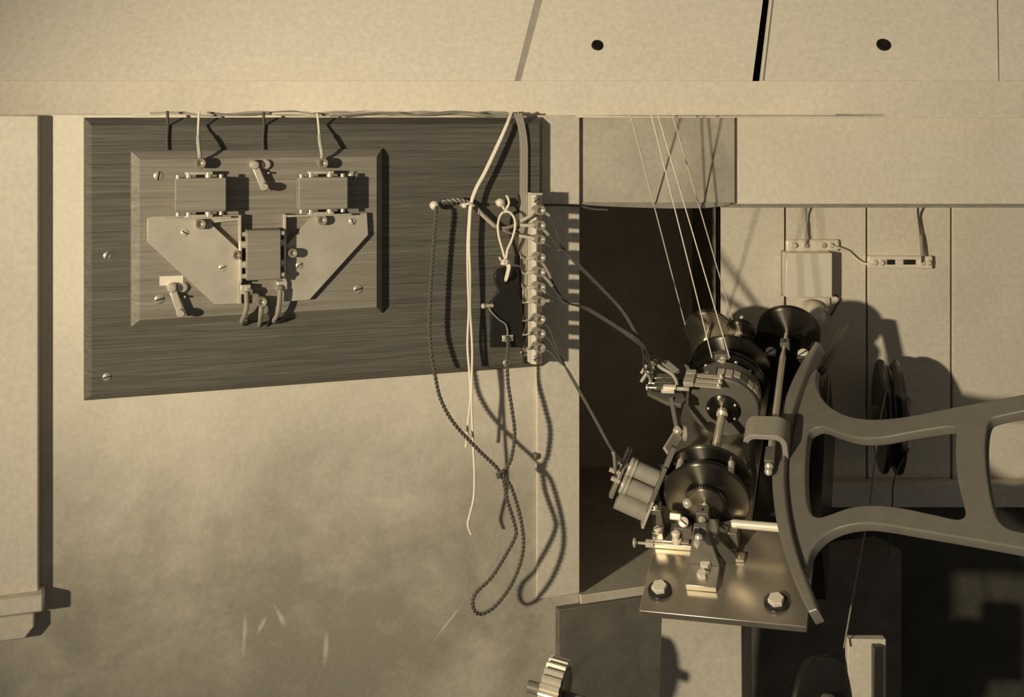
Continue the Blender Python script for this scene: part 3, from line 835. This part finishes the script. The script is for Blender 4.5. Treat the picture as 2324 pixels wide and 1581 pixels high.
lead('drive_band', 'thin cord hanging behind the sector casting from the grooved pulley', [pc+V((.006, -.060, -.03)), P(2030, 1085, 1.60), P(2025, 1150, 1.60), P(2018, 1260, 1.60)], .0011, 'wire_dark', **bs)

# ================================================================== CLOCKWORK DRIVE
B3 = V((0, 1, 0)); U3 = V((1, 0, 0)); N3_ = V((0, 0, 1))
dr = thing('clockwork_drive', 'tilted black and steel clockwork drive with stacked discs on one shaft', 'machine', MC, mm(70, 200, -10))
T = .009
m = MB().prism([mm(0,0,-9), mm(185,0,-9), mm(188,142,-9), mm(112,150,-9), mm(112,478,-9), mm(-4,478,-9)], (0, 0, T))
m.build('base_plate', 'plate', dr, bev=.0012)
MB().box(mm(-3, 96, 0), mm(99, 470, 7)).build('raised_bed', 'plate', dr, bev=.001)
MB().box(mm(-1, 99, 7), mm(44, 130, 10)).build('contact_plate', 'plate', dr, bev=.001)
MB().box(mm(108, 154, -120), mm(192, 461, -9.5)).build('shadow_block', 'black', dr, bev=.001)  # added black mass that throws shade on the wall behind the drive
MB().box(mm(113, 154, -9.5), mm(192, 461, -1)).build('shadow_block_top', 'black', dr, bev=.001)  # top of the added shadow mass
def hexbolt(a, b, h, s, mat='nickel', washer=True, parent=dr, hh=None, rot=.3):
    p = mm(a, b, h); hh = hh or s*.62
    pts = [V((math.cos(rot+i*pi/3), math.sin(rot+i*pi/3), 0))*s*.001 for i in range(6)]
    top = [p+q*.93+N3_*hh*.001 for q in pts]
    m = MB().frustum([p+q for q in pts], [p+q+N3_*hh*.00082 for q in pts])
    m.frustum([p+q+N3_*hh*.00082 for q in pts], top)
    o = m.build('hex_bolt', mat, parent, smooth_deg=0)
    if washer: MB().lathe(p-N3_*.0005, N3_, [(s*.00150, 0), (s*.00150, .0018), (s*.00138, .0023)], 28).build('washer', 'black', o)
    return o
hexbolt(19, 31, 2, 9.2, hh=7.5); hexbolt(151, 28, 2, 9.2, hh=7.5)
# front bearing bracket
br = MB().box(mm(48, 36, 0), mm(84, 74, 8)).build('bearing_foot', 'plate', dr, bev=.001)
hexbolt(66, 51, 8, 6.0, washer=False, parent=br, hh=6); hexbolt(68, 66, 8, 6.0, washer=False, parent=br, hh=6, rot=.1)
MB().frustum([mm(48,68,8), mm(84,68,8), mm(84,76,8), mm(48,76,8)], [mm(60,66,66), mm(75,66,66), mm(75,74,66), mm(60,74,66)]).build('bearing_standard', 'iron', dr, bev=.001)
MB().frustum([mm(92,78,0), mm(106,88,0), mm(103,93,0), mm(89,83,0)], [mm(69,67,62), mm(74,70,62), mm(72,74,62), mm(67,72,62)]).build('bearing_brace', 'bronze', dr, bev=.001)
MB().box(mm(86, 84, 0), mm(110, 96, 5)).build('brace_foot', 'plate', dr, bev=.0008)
SA, SH = 67, 60
def ds(name, mat, b, prof, a=SA, h=SH, n=64, teeth=None, parent=dr):
    return disc(name, mat, parent, mm(a, b, h), B3, [(r*.001, t*.001) for r, t in prof], n, (teeth[0]*.001, teeth[1], teeth[2]*.001) if teeth else None)
ds('centre_screw', 'steel', 40, [(.5,0),(2.2,2),(4.4,5),(4.8,8),(3,10.5),(2.2,12),(4.6,14),(5.2,17),(5.2,20),(3.2,22),(3.2,27)], n=24)
ds('lock_nut', 'black', 57, [(6.5,0),(7,1),(7,8),(6.5,9)], n=6)
ds('stub_shaft', 'steel', 74, [(2.4,0),(2.4,6),(4,9),(4.4,12),(2.6,14),(2.6,30)], n=20)
cp = MB().box(mm(60, 88, 53.5), mm(74, 101, 66.5)).build('square_coupling', 'bronze', dr, bev=.0008)
MB().cyl(mm(67, 94.5, 66.0), mm(67, 94.5, 66.9), .0015, n=12).build('oil_hole', 'black_hole', cp)
ds('stub_shaft', 'steel', 101, [(3,0),(3,3),(5,4),(5,6),(3,7),(3,14)], n=20)
ds('toothed_wheel', 'turned', 112, [(24.5,0),(24.5,6)], teeth=(25, 44, 2.2))
ds('wheel_face', 'turned_lt', 110.5, [(8,0),(20,.6),(21,1.6)], n=48)
q = Mp(1562, 1136, 74)
MB().sphere(q+V((0,-.004,0)), .0062, 14).build('oil_cup', 'steel', dr)
ds('front_disc', 'turned', 119, [(10,-.6),(50,0),(51,1),(51,4),(50,5)], n=96)
ds('knurled_ring', 'turned', 124, [(44,0),(44,12)], teeth=(45, 120, .8))
ds('drum_boss', 'black', 136, [(32,0),(32,12)], n=48)
ds('rear_disc', 'turned', 148, [(12,-.6),(52,0),(53,1),(53,5),(51,6)], n=96)
for t in range(4):
    an = .8+t*pi/2
    MB().cyl(mm(SA+43*math.cos(an), 124, SH+43*math.sin(an)), mm(SA+43*math.cos(an), 149, SH+43*math.sin(an)), .0045, n=14).build('spacer_pillar', 'brass', dr)
ds('main_shaft', 'steel', 150, [(5.4,0),(5.4,118),(4,120),(4,310)], n=28)
ds('shaft_collar', 'steel', 275, [(6,0),(7.6,1),(7.6,7),(6,8)], n=28)
hb = ds('hub', 'turned', 283, [(7,0),(8,1.5),(20,2.5),(22,4),(22,7)], n=48)
for t in range(5):
    an = .5+t*2*pi/5
    MB().lathe(mm(SA+19*math.cos(an), 285.6, SH+19*math.sin(an)), (0,-1,0), [(.0018, -.001), (.0018, .0012), (.001, .0018)], 10).build('hub_screw', 'steel', dr)
ds('commutator_drum', 'bronze', 290, [(20,-.5),(44,0),(46,1.5),(46,38),(44,40)], n=80)
for t in range(28):
    an = 2*pi*t/28; rr = 46.6
    c = mm(SA+rr*math.cos(an), 304+(t % 3)*1.5, SH+rr*math.sin(an)); rad = V((math.cos(an), 0, math.sin(an)))
    MB().obox(c, B3, rad.cross(B3), rad, .014-(t % 2)*.003, .0088, .0022).build('segment', 'brass' if t % 4 else 'bronze', dr, smooth_deg=0)
cd = ds('cord_drum', 'turned', 338, [(46,0),(49,.6),(49.8,1.4),(49,2.2),(46,2.6),(45,9),(49,9.6),(49.8,10.4),(49,11.2),(44,12)], n=96)
for t in range(12):
    an = 2*pi*t/12+.15
    MB().lathe(mm(SA+41*math.cos(an), 338, SH+41*math.sin(an)), (0,-1,0), [(.0024, -.001), (.0024, .0016), (.0012, .0026)], 10).build('drum_screw', 'nickel', dr)
MB().obox(mm(SA-1, 341, SH+48), U3, B3, N3_, .017, .012, .009).build('cord_clip', 'bronze', dr, bev=.0008)
MB().lathe(mm(SA-1, 326, SH+45), B3, [(.003,0),(.0045,.002),(.0045,.004),(.003,.005),(.005,.007),(.005,.012)], 16).build('clip_stud', 'steel', dr)
ds('great_wheel', 'turned', 372, [(12,-1),(52,0),(54,1),(54,7),(52,8)], n=96)
q = Mp(1690, 790, 80)
MB().lathe(q+V((0,-.002,0)), -B3, [(.014,-.006),(.014,0),(.012,.003),(.010,.003)], 28).build('boss', 'black', dr)
bo = MB()
bo.obox(q+V((0,-.0056,0)), U3, N3_, B3, .013, .0022, .001).obox(q+V((0,-.0056,0)), U3, N3_, B3, .0022, .013, .001).build('cross_mark', 'nickel', dr, smooth_deg=0)
# rear train
MB().box(mm(-6, 470, 0), mm(108, 478, 52)).build('rear_frame', 'black', dr, bev=.001)
def wheel(px, py, h, r, teeth, mat, nm, off=0):
    q = Mp(px, py, h)*1000
    ds(nm, mat, q.y+off, [(r-2,0),(r-2,6)], a=q.x, h=q.z, teeth=(r, teeth, 1.6))
    ds('wheel_plate', 'turned_lt' if mat == 'turned_lt' else 'turned', q.y+off-1.2, [(5,0),(r-4,.5),(r-3,1.4)], a=q.x, h=q.z, n=72)
    return q
q = wheel(1608, 752, 60, 35, 90, 'turned_lt', 'spur_wheel')
ds('arbor', 'steel', q.y-22, [(4,0),(4,24)], a=q.x, h=q.z, n=20)
q = wheel(1681, 748, 62, 21, 60, 'turned', 'pinion_wheel', -8)
ds('arbor', 'steel', q.y-22, [(2.2,0),(3.2,4),(3.2,9),(4.2,10),(4.2,20)], a=q.x, h=q.z, n=20)
MB().sphere(mm(q.x+4, q.y-4, q.z+24), .003, 10).build('oil_drop_cup', 'steel', dr)
q3 = wheel(1789, 757, 60, 45, 110, 'turned', 'worm_wheel')
MB().box(mm(108, 462, -9), mm(176, 474, 50)).build('rear_standard', 'black', dr, bev=.001)
A2 = q3.x-2.5
# second shaft
ds('arbor', 'steel', q3.y-20, [(3,0),(4,2),(4,7),(3,8),(3,20)], a=A2, n=20)
sc = MB().box(mm(A2-6.5, q3.y-33, SH-6.5), mm(A2+6.5, q3.y-20, SH+6.5)).build('square_coupling', 'bronze', dr, bev=.0008)
MB().cyl(mm(A2, q3.y-26.5, SH+6), mm(A2, q3.y-26.5, SH+6.9), .0015, n=12).build('oil_hole', 'black_hole', sc)
ds('worm_shaft', 'steel', 205, [(4.6,0),(4.6,200),(2.4,216),(2.4,q3.y-33-205)], a=A2-1, n=24)
MB().box(mm(A2-7, 186, SH-6), mm(A2+5, 212, SH+6)).build('square_coupling', 'bronze', dr, bev=.0008)
ds('worm_nipple', 'steel', 168, [(1,0),(4,2),(5,5),(3.4,8),(2.6,9.5),(5,11.5),(5.6,14),(4,16.5),(3,19)], a=A2-1, n=24)
for px, py in ((1748, 796), (1822, 800)):
    q = Mp(px, py, 50)
    sb = MB().box((q.x-.009, q.y-.006, -.009), (q.x+.009, q.y+.012, .046)).build('frame_post', 'black', dr, bev=.001)
    wood_screw((q.x, q.y+.003, .047), sb, .0072, 'nickel', .6, 'slotted_screw', V((0,-.45,.9)).normalized(), V((1,0,0)))
# saddle over the worm shaft: inverted U
yc = Mp(1737, 965, 84)
xc, bc = yc.x*1000, yc.y*1000
def rr_u(w, hgt, r, n=8):
    pts = [(-w, 0)]
    for i in range(n+1):
        t = pi-pi/2*i/n; pts.append((-w+r+r*math.cos(t), hgt-r+r*math.sin(t)))
    for i in range(n+1):
        t = pi/2-pi/2*i/n; pts.append((w-r+r*math.cos(t), hgt-r+r*math.sin(t)))
    return pts+[(w, 0)]
ou, inn = rr_u(27, 42, 15), rr_u(20, 35, 9)
poly = [mm(xc+x, bc-19, 42+z) for x, z in ou]+[mm(xc+x, bc-19, 42+z) for x, z in reversed(inn)]
n_ = len(ou); m = MB()
F0 = [mm(xc+x, bc-19, 42+z) for x, z in ou]; F1 = [mm(xc+x, bc-19, 42+z) for x, z in inn]
K0 = [p+B3*.038 for p in F0]; K1 = [p+B3*.038 for p in F1]
m.v = [V(p) for p in F0+F1+K0+K1]
for i in range(n_-1):
    m.f += [[i, i+1, n_+i+1, n_+i], [2*n_+i, 2*n_+i+1, 3*n_+i+1, 3*n_+i][::-1], [i, 2*n_+i, 2*n_+i+1, i+1], [n_+i, n_+i+1, 3*n_+i+1, 3*n_+i]]
for i in (0, n_-1): m.f.append([i, n_+i, 3*n_+i, 2*n_+i])
m.build('saddle', 'grey_iron', dr, bev=.001, smooth_deg=30)
MB().box(mm(xc-26, bc-17, -9), mm(xc-20, bc+17, 44)).build('saddle_leg', 'iron', dr)
# cross rod, brackets and screws of the front contact group
a, b = Mp(1643, 1186, 30), Mp(1772, 1197, 30)
MB().tube([a, a.lerp(b, .2), a.lerp(b, .35), b], .0052, 16, 5, taper=lambda t: .25+.75*min(1, t/.28)).build('cross_rod', 'nickel', dr)
def bracket(a0, a1, b0, b1, h0, h1, mat='plate', nm='bracket'):
    return MB().box(mm(a0, b0, h0), mm(a1, b1, h1)).build(nm, mat, dr, bev=.0008)
k = bracket(80, 102, 98, 118, 7, 30)
wood_screw(mm(86, 104, 31), k, .0052, 'nickel', 2.4, 'slotted_screw', N3_, U3)
k = bracket(0, 13, 100, 114, 10, 20)
wood_screw(mm(6, 107, 21), k, .0048, 'nickel', .5, 'slotted_screw', N3_, U3)
bracket(-1, 12, 112, 122, 10, 48, 'bronze')
k = bracket(0, 13, 104, 120, 44, 52); wood_screw(mm(6, 110, 53), k, .0036, 'steel', .5, 'slotted_screw', N3_, U3)
k = bracket(26, 48, 104, 116, 10, 26, 'bronze')
q = Mp(1534, 1172, 38)
MB().obox(q, U3+V((0,0,-.05)), V((0,.7,-.7)), V((0,.7,.7)), .0138, .0095, .008).build('adjusting_block', 'nickel', dr, bev=.0012)
q = Mp(1551, 1184, 36)
wood_screw(q, dr, .0062, 'nickel', 2.5, 'slotted_screw', V((0,-.6,.8)), U3)
MB().cyl(q-V((0,-.6,.8))*.012, q, .0042, n=14).build('screw_neck', 'nickel', dr)
q = Mp(1534, 1212, 20)
MB().lathe(q-V((0,0,.011)), N3_, [(.006,0),(.006,.003),(.0035,.004),(.0035,.008),(.0052,.009),(.0055,.013),(.003,.015)], 16).build('thumb_screw', 'nickel', dr)
q = Mp(1470, 1233, 4)
o = MB().lathe(q+V((.008,0,0)), (-1,0,0), [(.0052,0),(.0052,.010),(.0018,.0105),(.0018,.020)], 6).build('earth_terminal', 'brass', dr, smooth_deg=20)
MB().tube([q+V((-.016,0,0))+V((0, .0045*math.cos(t), .0045*math.sin(t))) for t in [i*pi/6 for i in range(12)]], .0016, 8, 2, closed=True).build('terminal_eye', 'brass', o)
# electromagnet
em0, em1 = Mp(1425, 1056, 92), Mp(1492, 1086, 74)
dx = (em1-em0); L_ = dx.length; dx.normalize()
sd = (Mp(1447, 1112, 66)-Mp(1459, 1072, 83)); sd = (sd-dx*sd.dot(dx))
emn = dx.cross(sd.normalized())
em = MB().obox(em1+sd*.5+dx*.003, dx, sd, emn, .005, sd.length*2.6, .024).build('magnet_frame', 'bronze', dr, bev=.0008)
em['label'] = 'twin-coil electromagnet at the machine\'s left side'
for k in range(2):
    c0 = em0+sd*k; c1 = c0+dx*L_
    co = MB().cyl(c0+dx*.004, c1, .0105, n=28).build('coil', 'coil', em)
    MB().lathe(c0, dx, [(.0118,0),(.0124,.001),(.0124,.004),(.0112,.005),(.0112,.0065),(.0120,.007),(.0120,.009),(.0105,.010)], 28).build('coil_flange', 'brass_plate', co)
    MB().cyl(c0-dx*.004, c0+dx*.001, .004, n=14).build('core_end', 'steel', em)
MB().obox(em0+sd*.5-dx*.005, dx, sd, emn, .005, sd.length*2.9, .022).build('magnet_yoke', 'iron_rim', em, bev=.001)
c0 = em0+sd*1.95+V((.003,0,-.001))
MB().cyl(c0, c0+dx*L_*.98, .0115, n=28).build('coil', 'coil', em)
MB().obox(c0+dx*(L_+.001), dx, sd, emn, .003, .034, .026).build('side_cheek', 'brass_plate', em, bev=.0006)
MB().obox(em1-sd*1.2+dx*.004, sd, dx, emn, .034, .006, .014).build('armature', 'bronze', dr, bev=.0008)
for i, (px, py) in enumerate(((1406, 1051), (1418, 1058), (1411, 1073), (1396, 1088), (1405, 1093), (1392, 1068))):
    q = Mp(px, py, 92-6*(i//2))
    MB().cyl(q+dx*.006, q-dx*.005, .0030 if i % 2 else .0022, n=12).build('magnet_terminal', 'brass', em)
MB().obox(em1+V((.008,.012,-.02)), U3, B3, N3_, .022, .018, .05).build('magnet_bracket', 'black', dr, bev=.001)
# lever and contact carrier
l0, l1 = Mp(1527, 905, 92), Mp(1541, 982, 70)
MB().bar(l0, l1, .013, .006, (1,-.2,.2)).build('trip_lever', 'bronze', dr, bev=.0008)
MB().lathe(Mp(1537, 976, 76), V((-.25,-.5,.8)), [(.0052,-.004),(.0052,.002),(.0035,.0035),(.002,.004)], 16).build('lever_bolt', 'steel', dr)
l2 = Mp(1513, 1026, 70)
MB().bar(Mp(1539, 984, 70), l2, .014, .004, (1,-.4,.6)).build('trip_link', 'brass_plate', dr, bev=.0006)
MB().lathe(Mp(1553, 983, 66), V((-1,-.3,.2)), [(.010,-.002),(.010,.002),(.008,.003)], 24).build('trip_cam', 'brass_plate', dr)
q = [Mp(x, y, 94) for x, y in ((1468,890),(1472,878),(1545,880),(1556,905),(1545,918),(1512,912))]
MB().prism(q, (0,0,-.006)).build('carrier_plate', 'bronze', dr, bev=.0008)
ca = MB().obox(Mp(1515, 874, 100), U3, B3, N3_, .040, .016, .010).build('contact_carrier', 'ebonite', dr, bev=.0008)
ca['label'] = 'black contact carrier with three spring brushes'
for i, (y, xo) in enumerate(((847, 6), (858, 3), (868, 0))):
    o = MB().obox(Mp(1563+xo, y, 107), U3, B3, N3_, .0135, .0088, .007).build('brush_holder', ('brass_plate', 'coil', 'brass_plate')[i], ca, bev=.0006)
    MB().obox(Mp(1606+xo, y+7, 108), U3+V((0,0,-.06)), B3, N3_, .034, .0062, .0018).build('spring_brush', 'brass', o, smooth_deg=0)
    MB().lathe(Mp(1630+xo, y+6, 109), N3_, [(.0018,-.002),(.0018,.001),(.001,.002)], 10).build('brush_rivet', 'nickel', o)
    MB().obox(Mp(1507+xo, y+9, 105), U3, B3, N3_, .026, .0085, .006).build('insulating_bar', 'oak_strip', ca, bev=.0005)
    a = Mp(1470+xo*2, y+11, 106)
    MB().cyl(a, a+U3*.012, .0016, n=10).build('adjusting_screw', 'steel', ca)
    MB().cyl(a-U3*.0015, a+U3*.0005, .0042, n=14).build('screw_head', 'brass', ca)
a, b = Mp(1505, 879, 108), Mp(1537, 879, 108)
MB().obox(Mp(1520, 878, 108), U3, B3, N3_, .017, .006, .004).build('label_block', 'nickel', ca, bev=.0005)
MB().obox(Mp(1516, 887, 105), U3, B3, N3_, .017, .004, .005).build('label_block', 'nickel', ca, bev=.0005)
MB().obox(Mp(1550, 882, 106), U3, B3, N3_, .016, .004, .004).build('label_block', 'brass', ca, bev=.0005)
tb = MB().bar(Mp(1508, 822, 116), Mp(1536, 846, 112), .010, .006, (0,0,1)).build('terminal_bar', 'coil', ca, bev=.0008)
for i, (px, py) in enumerate(((1462, 838), (1467, 852), (1473, 828), (1480, 843), (1462, 857), (1484, 826))):
    q = Mp(px, py, 110)
    MB().cyl(q-V((.004,.004,.004)), q+V((.003,.004,.004)), .0024, n=10).build('carrier_terminal', 'brass', ca)
MB().tube([Mp(1466, 842, 112), Mp(1474, 856, 112), Mp(1478, 868, 108)], .002, 8, 4).build('sleeve', 'wire_mid', ca)
MB().tube([Mp(1490, 824, 116), Mp(1500, 834, 116), Mp(1524, 848, 114), Mp(1534, 862, 112), Mp(1536, 872, 110)], .0024, 8, 6).build('sleeve', 'wire_light', ca)
MB().bar(Mp(1560, 835, 70), Mp(1586, 790, 66), .012, .006, (1,0,.3)).build('side_stay', 'iron', dr, bev=.0006)

# ================================================================== SECTOR CASTING
def Sw(x, y):            # the arm swings towards the viewer: its plane, in world space
    return P(x, y, 1.0/(.708+.00022*(x-1765)+.00037*(y-1062)))
e1 = (Sw(2200, 1062)-Sw(1765, 1062)).normalized()
e3 = e1.cross(Sw(1765, 900)-Sw(1765, 1200)).normalized()
e2 = e3.cross(e1)
sc0 = Sw(1852, 1400)
SF = Matrix(((e1.x, e2.x, e3.x, sc0.x), (e1.y, e2.y, e3.y, sc0.y), (e1.z, e2.z, e3.z, sc0.z), (0, 0, 0, 1)))
SFi = SF.inverted()
def Sp(x, y): return SFi @ Sw(x, y)
se = thing('sector_casting', 'large waisted iron sector casting with open windows and a raised curved rim', 'machine arm', SF, (0, 0, 0))
FS = Matrix.Translation((0, 0, -.0065))
def loop(pts, res=5, closed=True):
    return [(p.x, p.y) for p in smooth([Sp(x, y) for x, y in pts], res, closed)]
arc_o = [(1858,784),(1835,818),(1812,858),(1793,902),(1776,955),(1764,1010),(1759,1062),(1760,1125),(1769,1195),(1785,1260),(1806,1322),(1828,1372),(1844,1404)]
arc_i = [(1864,1397),(1848,1355),(1827,1300),(1808,1238),(1795,1175),(1788,1110),(1788,1060),(1794,1005),(1805,950),(1822,895),(1841,845),(1860,803),(1868,790)]
top = [(1853,835),(1851,862),(1858,890),(1878,917),(1910,937),(1950,948),(2000,950),(2070,942),(2160,924),(2300,898),(2420,874)]
bot = [(2420,1262),(2300,1240),(2180,1219),(2090,1204),(2000,1189),(1950,1187),(1905,1196),(1868,1215),(1843,1243),(1832,1275),(1828,1300)]
web = [(p.x, p.y) for p in smooth([Sp(x, y) for x, y in [(1838,850)]+top], 5)]
web += [(p.x, p.y) for p in smooth([Sp(x, y) for x, y in bot], 5)]
web += [(p.x, p.y) for p in smooth([Sp(x, y) for x, y in [(1812,1265),(1795,1185),(1787,1110),(1788,1050),(1800,975),(1818,905),(1836,855)]], 5)]
h1 = loop([(1845,973),(1865,968),(1905,982),(1950,993),(2000,992),(2060,981),(2120,971),(2160,967),(2169,974),(2168,1010),(2168,1045),(2174,1095),(2185,1140),(2190,1162),(2184,1174),(2165,1176),(2110,1164),(2040,1150),(1980,1145),(1930,1150),(1880,1167),(1855,1172),(1838,1160),(1830,1130),(1827,1080),(1829,1020),(1834,985)], 4)
h2 = loop([(2243,957),(2262,945),(2320,932),(2400,915),(2430,930),(2432,1060),(2430,1190),(2400,1222),(2320,1206),(2285,1196),(2262,1172),(2248,1125),(2238,1060),(2236,1000)], 4)
plate2d('web', web, [h1, h2], .013, .0022, 'iron', se, FS, 3)
rim = [(p.x, p.y) for p in smooth([Sp(x, y) for x, y in arc_o], 5)]+[(p.x, p.y) for p in smooth([Sp(x, y) for x, y in arc_i], 5)]
plate2d('rim', rim, [], .020, .003, 'iron_rim', se, Matrix.Identity(4), 3)
# the boss and column that carry the arm, beyond the right edge of the view
pb = Sp(2480, 1078)
MB().lathe(pb+V((0,0,-.03)), (0,0,1), [(.050, 0), (.062, .006), (.062, .034), (.052, .040)], 40).build('pivot_boss', 'iron', se)
MB().cyl(pb+V((0,0,-.012)), SFi @ V(((SF @ pb).x+.03, (SF @ pb).y+.12, .0)), .032, n=28).build('column', 'iron', se)
# second arm behind, seen past the tip of the rim
MB().frustum([SFi @ MC @ Mp(x, y, 40) for x, y in ((1912,731),(1930,736),(1870,850),(1842,862))], [SFi @ MC @ Mp(x, y, 26) for x, y in ((1912,731),(1930,736),(1870,850),(1842,862))]).build('rear_arm', 'black', se, bev=.001)
# pedestal
pt = thing('pedestal', 'pale painted pedestal post carrying the tilted bed plate', 'pedestal', WORLD, (.21, 1.40, 0))
bp = [MC @ mm(a, b, -9.5) for a, b in ((22, 22), (112, 22), (112, 140), (22, 140))]
dnv = .75
m = MB().frustum([V((bp[0].x-.030, bp[0].y-.01, 0)), V((bp[1].x+.004, bp[1].y-.01, 0)), V((bp[2].x+.004, bp[2].y+.02, 0)), V((bp[3].x-.03, bp[3].y+.02, 0))], bp)
m.build('post', 'pedestal', pt, bev=.001)

# taut driving cords
zc_ = ZC+.0008
def tcord(xt, yt, tgt, lab):
    a = P(xt-4, 260, 1.43)
    o = MB().tube([a, MC @ tgt], .0009, 8, 1).build('driving_cord', 'cord_white', frame=WORLD)
    tag(o, lab, 'cord', 'taut driving cords')
tcord(1435, 265, Mp(1555, 737, 66), 'taut white cord running down to the rear spur wheel\'s outer edge')
tcord(1482, 265, Mp(1616, 811, 108), 'taut white cord running down to the cord drum, beside the wired terminals')
tcord(1497, 265, Mp(1656, 812, 108), 'taut white cord crossing its neighbour on its way to the cord drum')
tcord(1530, 265, Mp(1662, 724, 78), 'taut white cord running down between the two rear wheels')

# wires from the terminal strip to the machine
def ww(i): return WL @ tp[i]
def mw(px, py, h): return MC @ Mp(px, py, h)
def runwire(i, mids, ends, lab, r=.0011, sl=(.03, .16)):
    k = (i if i < 3 else i-3 if i < 7 else i-7)
    sp = V((.0006, -.0026, .0011))*k
    pts = [ww(i)]+[P(*p)+sp for p in mids]+[q+sp for q in ends[:-1]]+[ends[-1]]
    lead('machine_wire', lab, pts, r, 'wire_dark', [sl], 'wires from terminals to machine', frame=WORLD, sleeve_mat='wire_mid', sr=2.0)
e1 = [P(1400, 693, 1.48), P(1440, 755, 1.48), P(1455, 785, 1.49)]
nm = ('top', 'second', 'third', 'fourth', 'fifth', 'sixth', 'seventh', 'eighth', 'ninth', 'lowest')
runwire(0, [(1248,490,1.45),(1262,518,1.455),(1288,578,1.46)], e1+[mw(1470, 826, 112)], 'dark wire from the top terminal of the upright strip to the machine\'s contact carrier')
runwire(1, [(1245,535,1.45),(1270,566,1.455),(1289,580,1.458)], e1+[mw(1478, 838, 112)], 'dark wire from the second terminal of the upright strip to the machine\'s contact carrier')
runwire(2, [(1240,558,1.45),(1262,570,1.455),(1290,582,1.456)], e1+[mw(1462, 840, 112)], 'dark wire from the third terminal of the upright strip to the machine\'s contact carrier', sl=(.03, .12))
e2 = [P(1330, 702, 1.47), P(1400, 745, 1.475), P(1456, 785, 1.48)]
runwire(3, [(1243,615,1.45),(1262,655,1.455),(1285,684,1.46)], e2+[mw(1510, 824, 118)], 'dark wire from the fourth terminal of the upright strip to the machine\'s contact carrier', sl=(.02, .2))
runwire(4, [(1245,640,1.45),(1265,668,1.455),(1287,688,1.458)], e2+[mw(1490, 824, 116)], 'dark wire from the fifth terminal of the upright strip to the machine\'s contact carrier', sl=(.02, .2))
runwire(5, [(1240,668,1.45),(1265,680,1.455),(1289,692,1.456)], e2+[mw(1492, 828, 114)], 'dark wire from the sixth terminal of the upright strip to the machine\'s contact carrier', sl=(.04, .14))
runwire(6, [(1245,686,1.45),(1268,689,1.455),(1292,694,1.456)], e2+[mw(1480, 842, 112)], 'dark wire from the seventh terminal of the upright strip to the machine\'s contact carrier', sl=(.04, .16))
e3 = [P(1292, 850, 1.43), P(1340, 935, 1.40), P(1375, 1000, 1.38)]
runwire(7, [(1246,745,1.45),(1262,785,1.445),(1280,825,1.44)], e3+[P(1392, 1028, 1.36), mw(1402, 1056, 92)], 'dark wire from the eighth terminal of the upright strip to the electromagnet', sl=(.86, .98))
runwire(8, [(1245,772,1.45),(1262,800,1.445),(1278,828,1.44)], e3+[P(1394, 1030, 1.358), mw(1418, 1056, 90)], 'dark wire from the ninth terminal of the upright strip to the electromagnet', sl=(.88, .98))
runwire(9, [(1245,800,1.45),(1262,818,1.445),(1280,834,1.44)], e3+[P(1390, 1030, 1.358), mw(1397, 1082, 88)], 'dark wire from the lowest terminal of the upright strip to the electromagnet', sl=(.86, .98))

# ================================================================== FOREGROUND PIECES AT THE BOTTOM EDGE
gc = P(1262, 1575, 1.16)
ga = V((.93, -.30, -.13)).normalized()
gw = thing('cog_wheel', 'small bright-toothed cog standing in front of the plaster wall', 'gear', WORLD, gc-V((0,0,.04)))
gc = V(gc)
rot = V((0,0,1)).rotation_difference(ga).to_matrix().to_4x4()
MB().gear(gc-ga*.012, ga, .035, .020, 26, .0042).build('toothed_rim', 'brass', gw, smooth_deg=25)
MB().lathe(gc-ga*.010, ga, [(.029, .0), (.029, .0185), (.026, .0195)], 40).build('web', 'black', gw)
MB().cyl(gc-ga*.03, gc+ga*.03, .006, n=16).build('arbor', 'iron', gw)
MB().box((gc.x-.012, gc.y-.008, gc.z-.30), (gc.x+.012, gc.y+.008, gc.z-.004)).build('standard', 'iron', gw, bev=.001)
wc = P(1862, 1590, 1.40)
wa = V((.55, -.83, .1)).normalized()
hw = thing('band_wheel', 'dark band wheel with a bright rim below the sector casting', 'wheel', WORLD, wc-V((0,0,.062)))
disc('wheel_rim', 'black', hw, wc, wa, [(.012,-.008),(.046,-.008),(.052,-.007),(.053,-.004),(.049,0),(.053,.004),(.052,.007),(.046,.008),(.012,.008)], 64)
disc('wheel_hub', 'iron', hw, wc, wa, [(.010,-.016),(.012,-.014),(.012,.014),(.010,.016)], 28)
MB().box((wc.x-.012, wc.y+.012, wc.z-.25), (wc.x+.012, wc.y+.028, wc.z+.012)).build('wheel_stand', 'dark_wood', hw, bev=.001)
a, b = P(1924, 1450, 1.42), P(2011, 1640, 1.42)
wp = thing('white_board', 'small white board standing upright behind the dark band wheel', 'board', WORLD, ((a.x+b.x)/2, 1.425, b.z))
MB().box((a.x, 1.42, b.z), (b.x, 1.432, a.z)).build('board', 'white_trim', wp, bev=.001)
a, b = P(1980, 1463, 1.415), P(2000, 1640, 1.415)
MB().box((a.x, 1.408, b.z), (b.x, 1.4199, a.z)).build('dark_bar', 'black', wp, bev=.001)
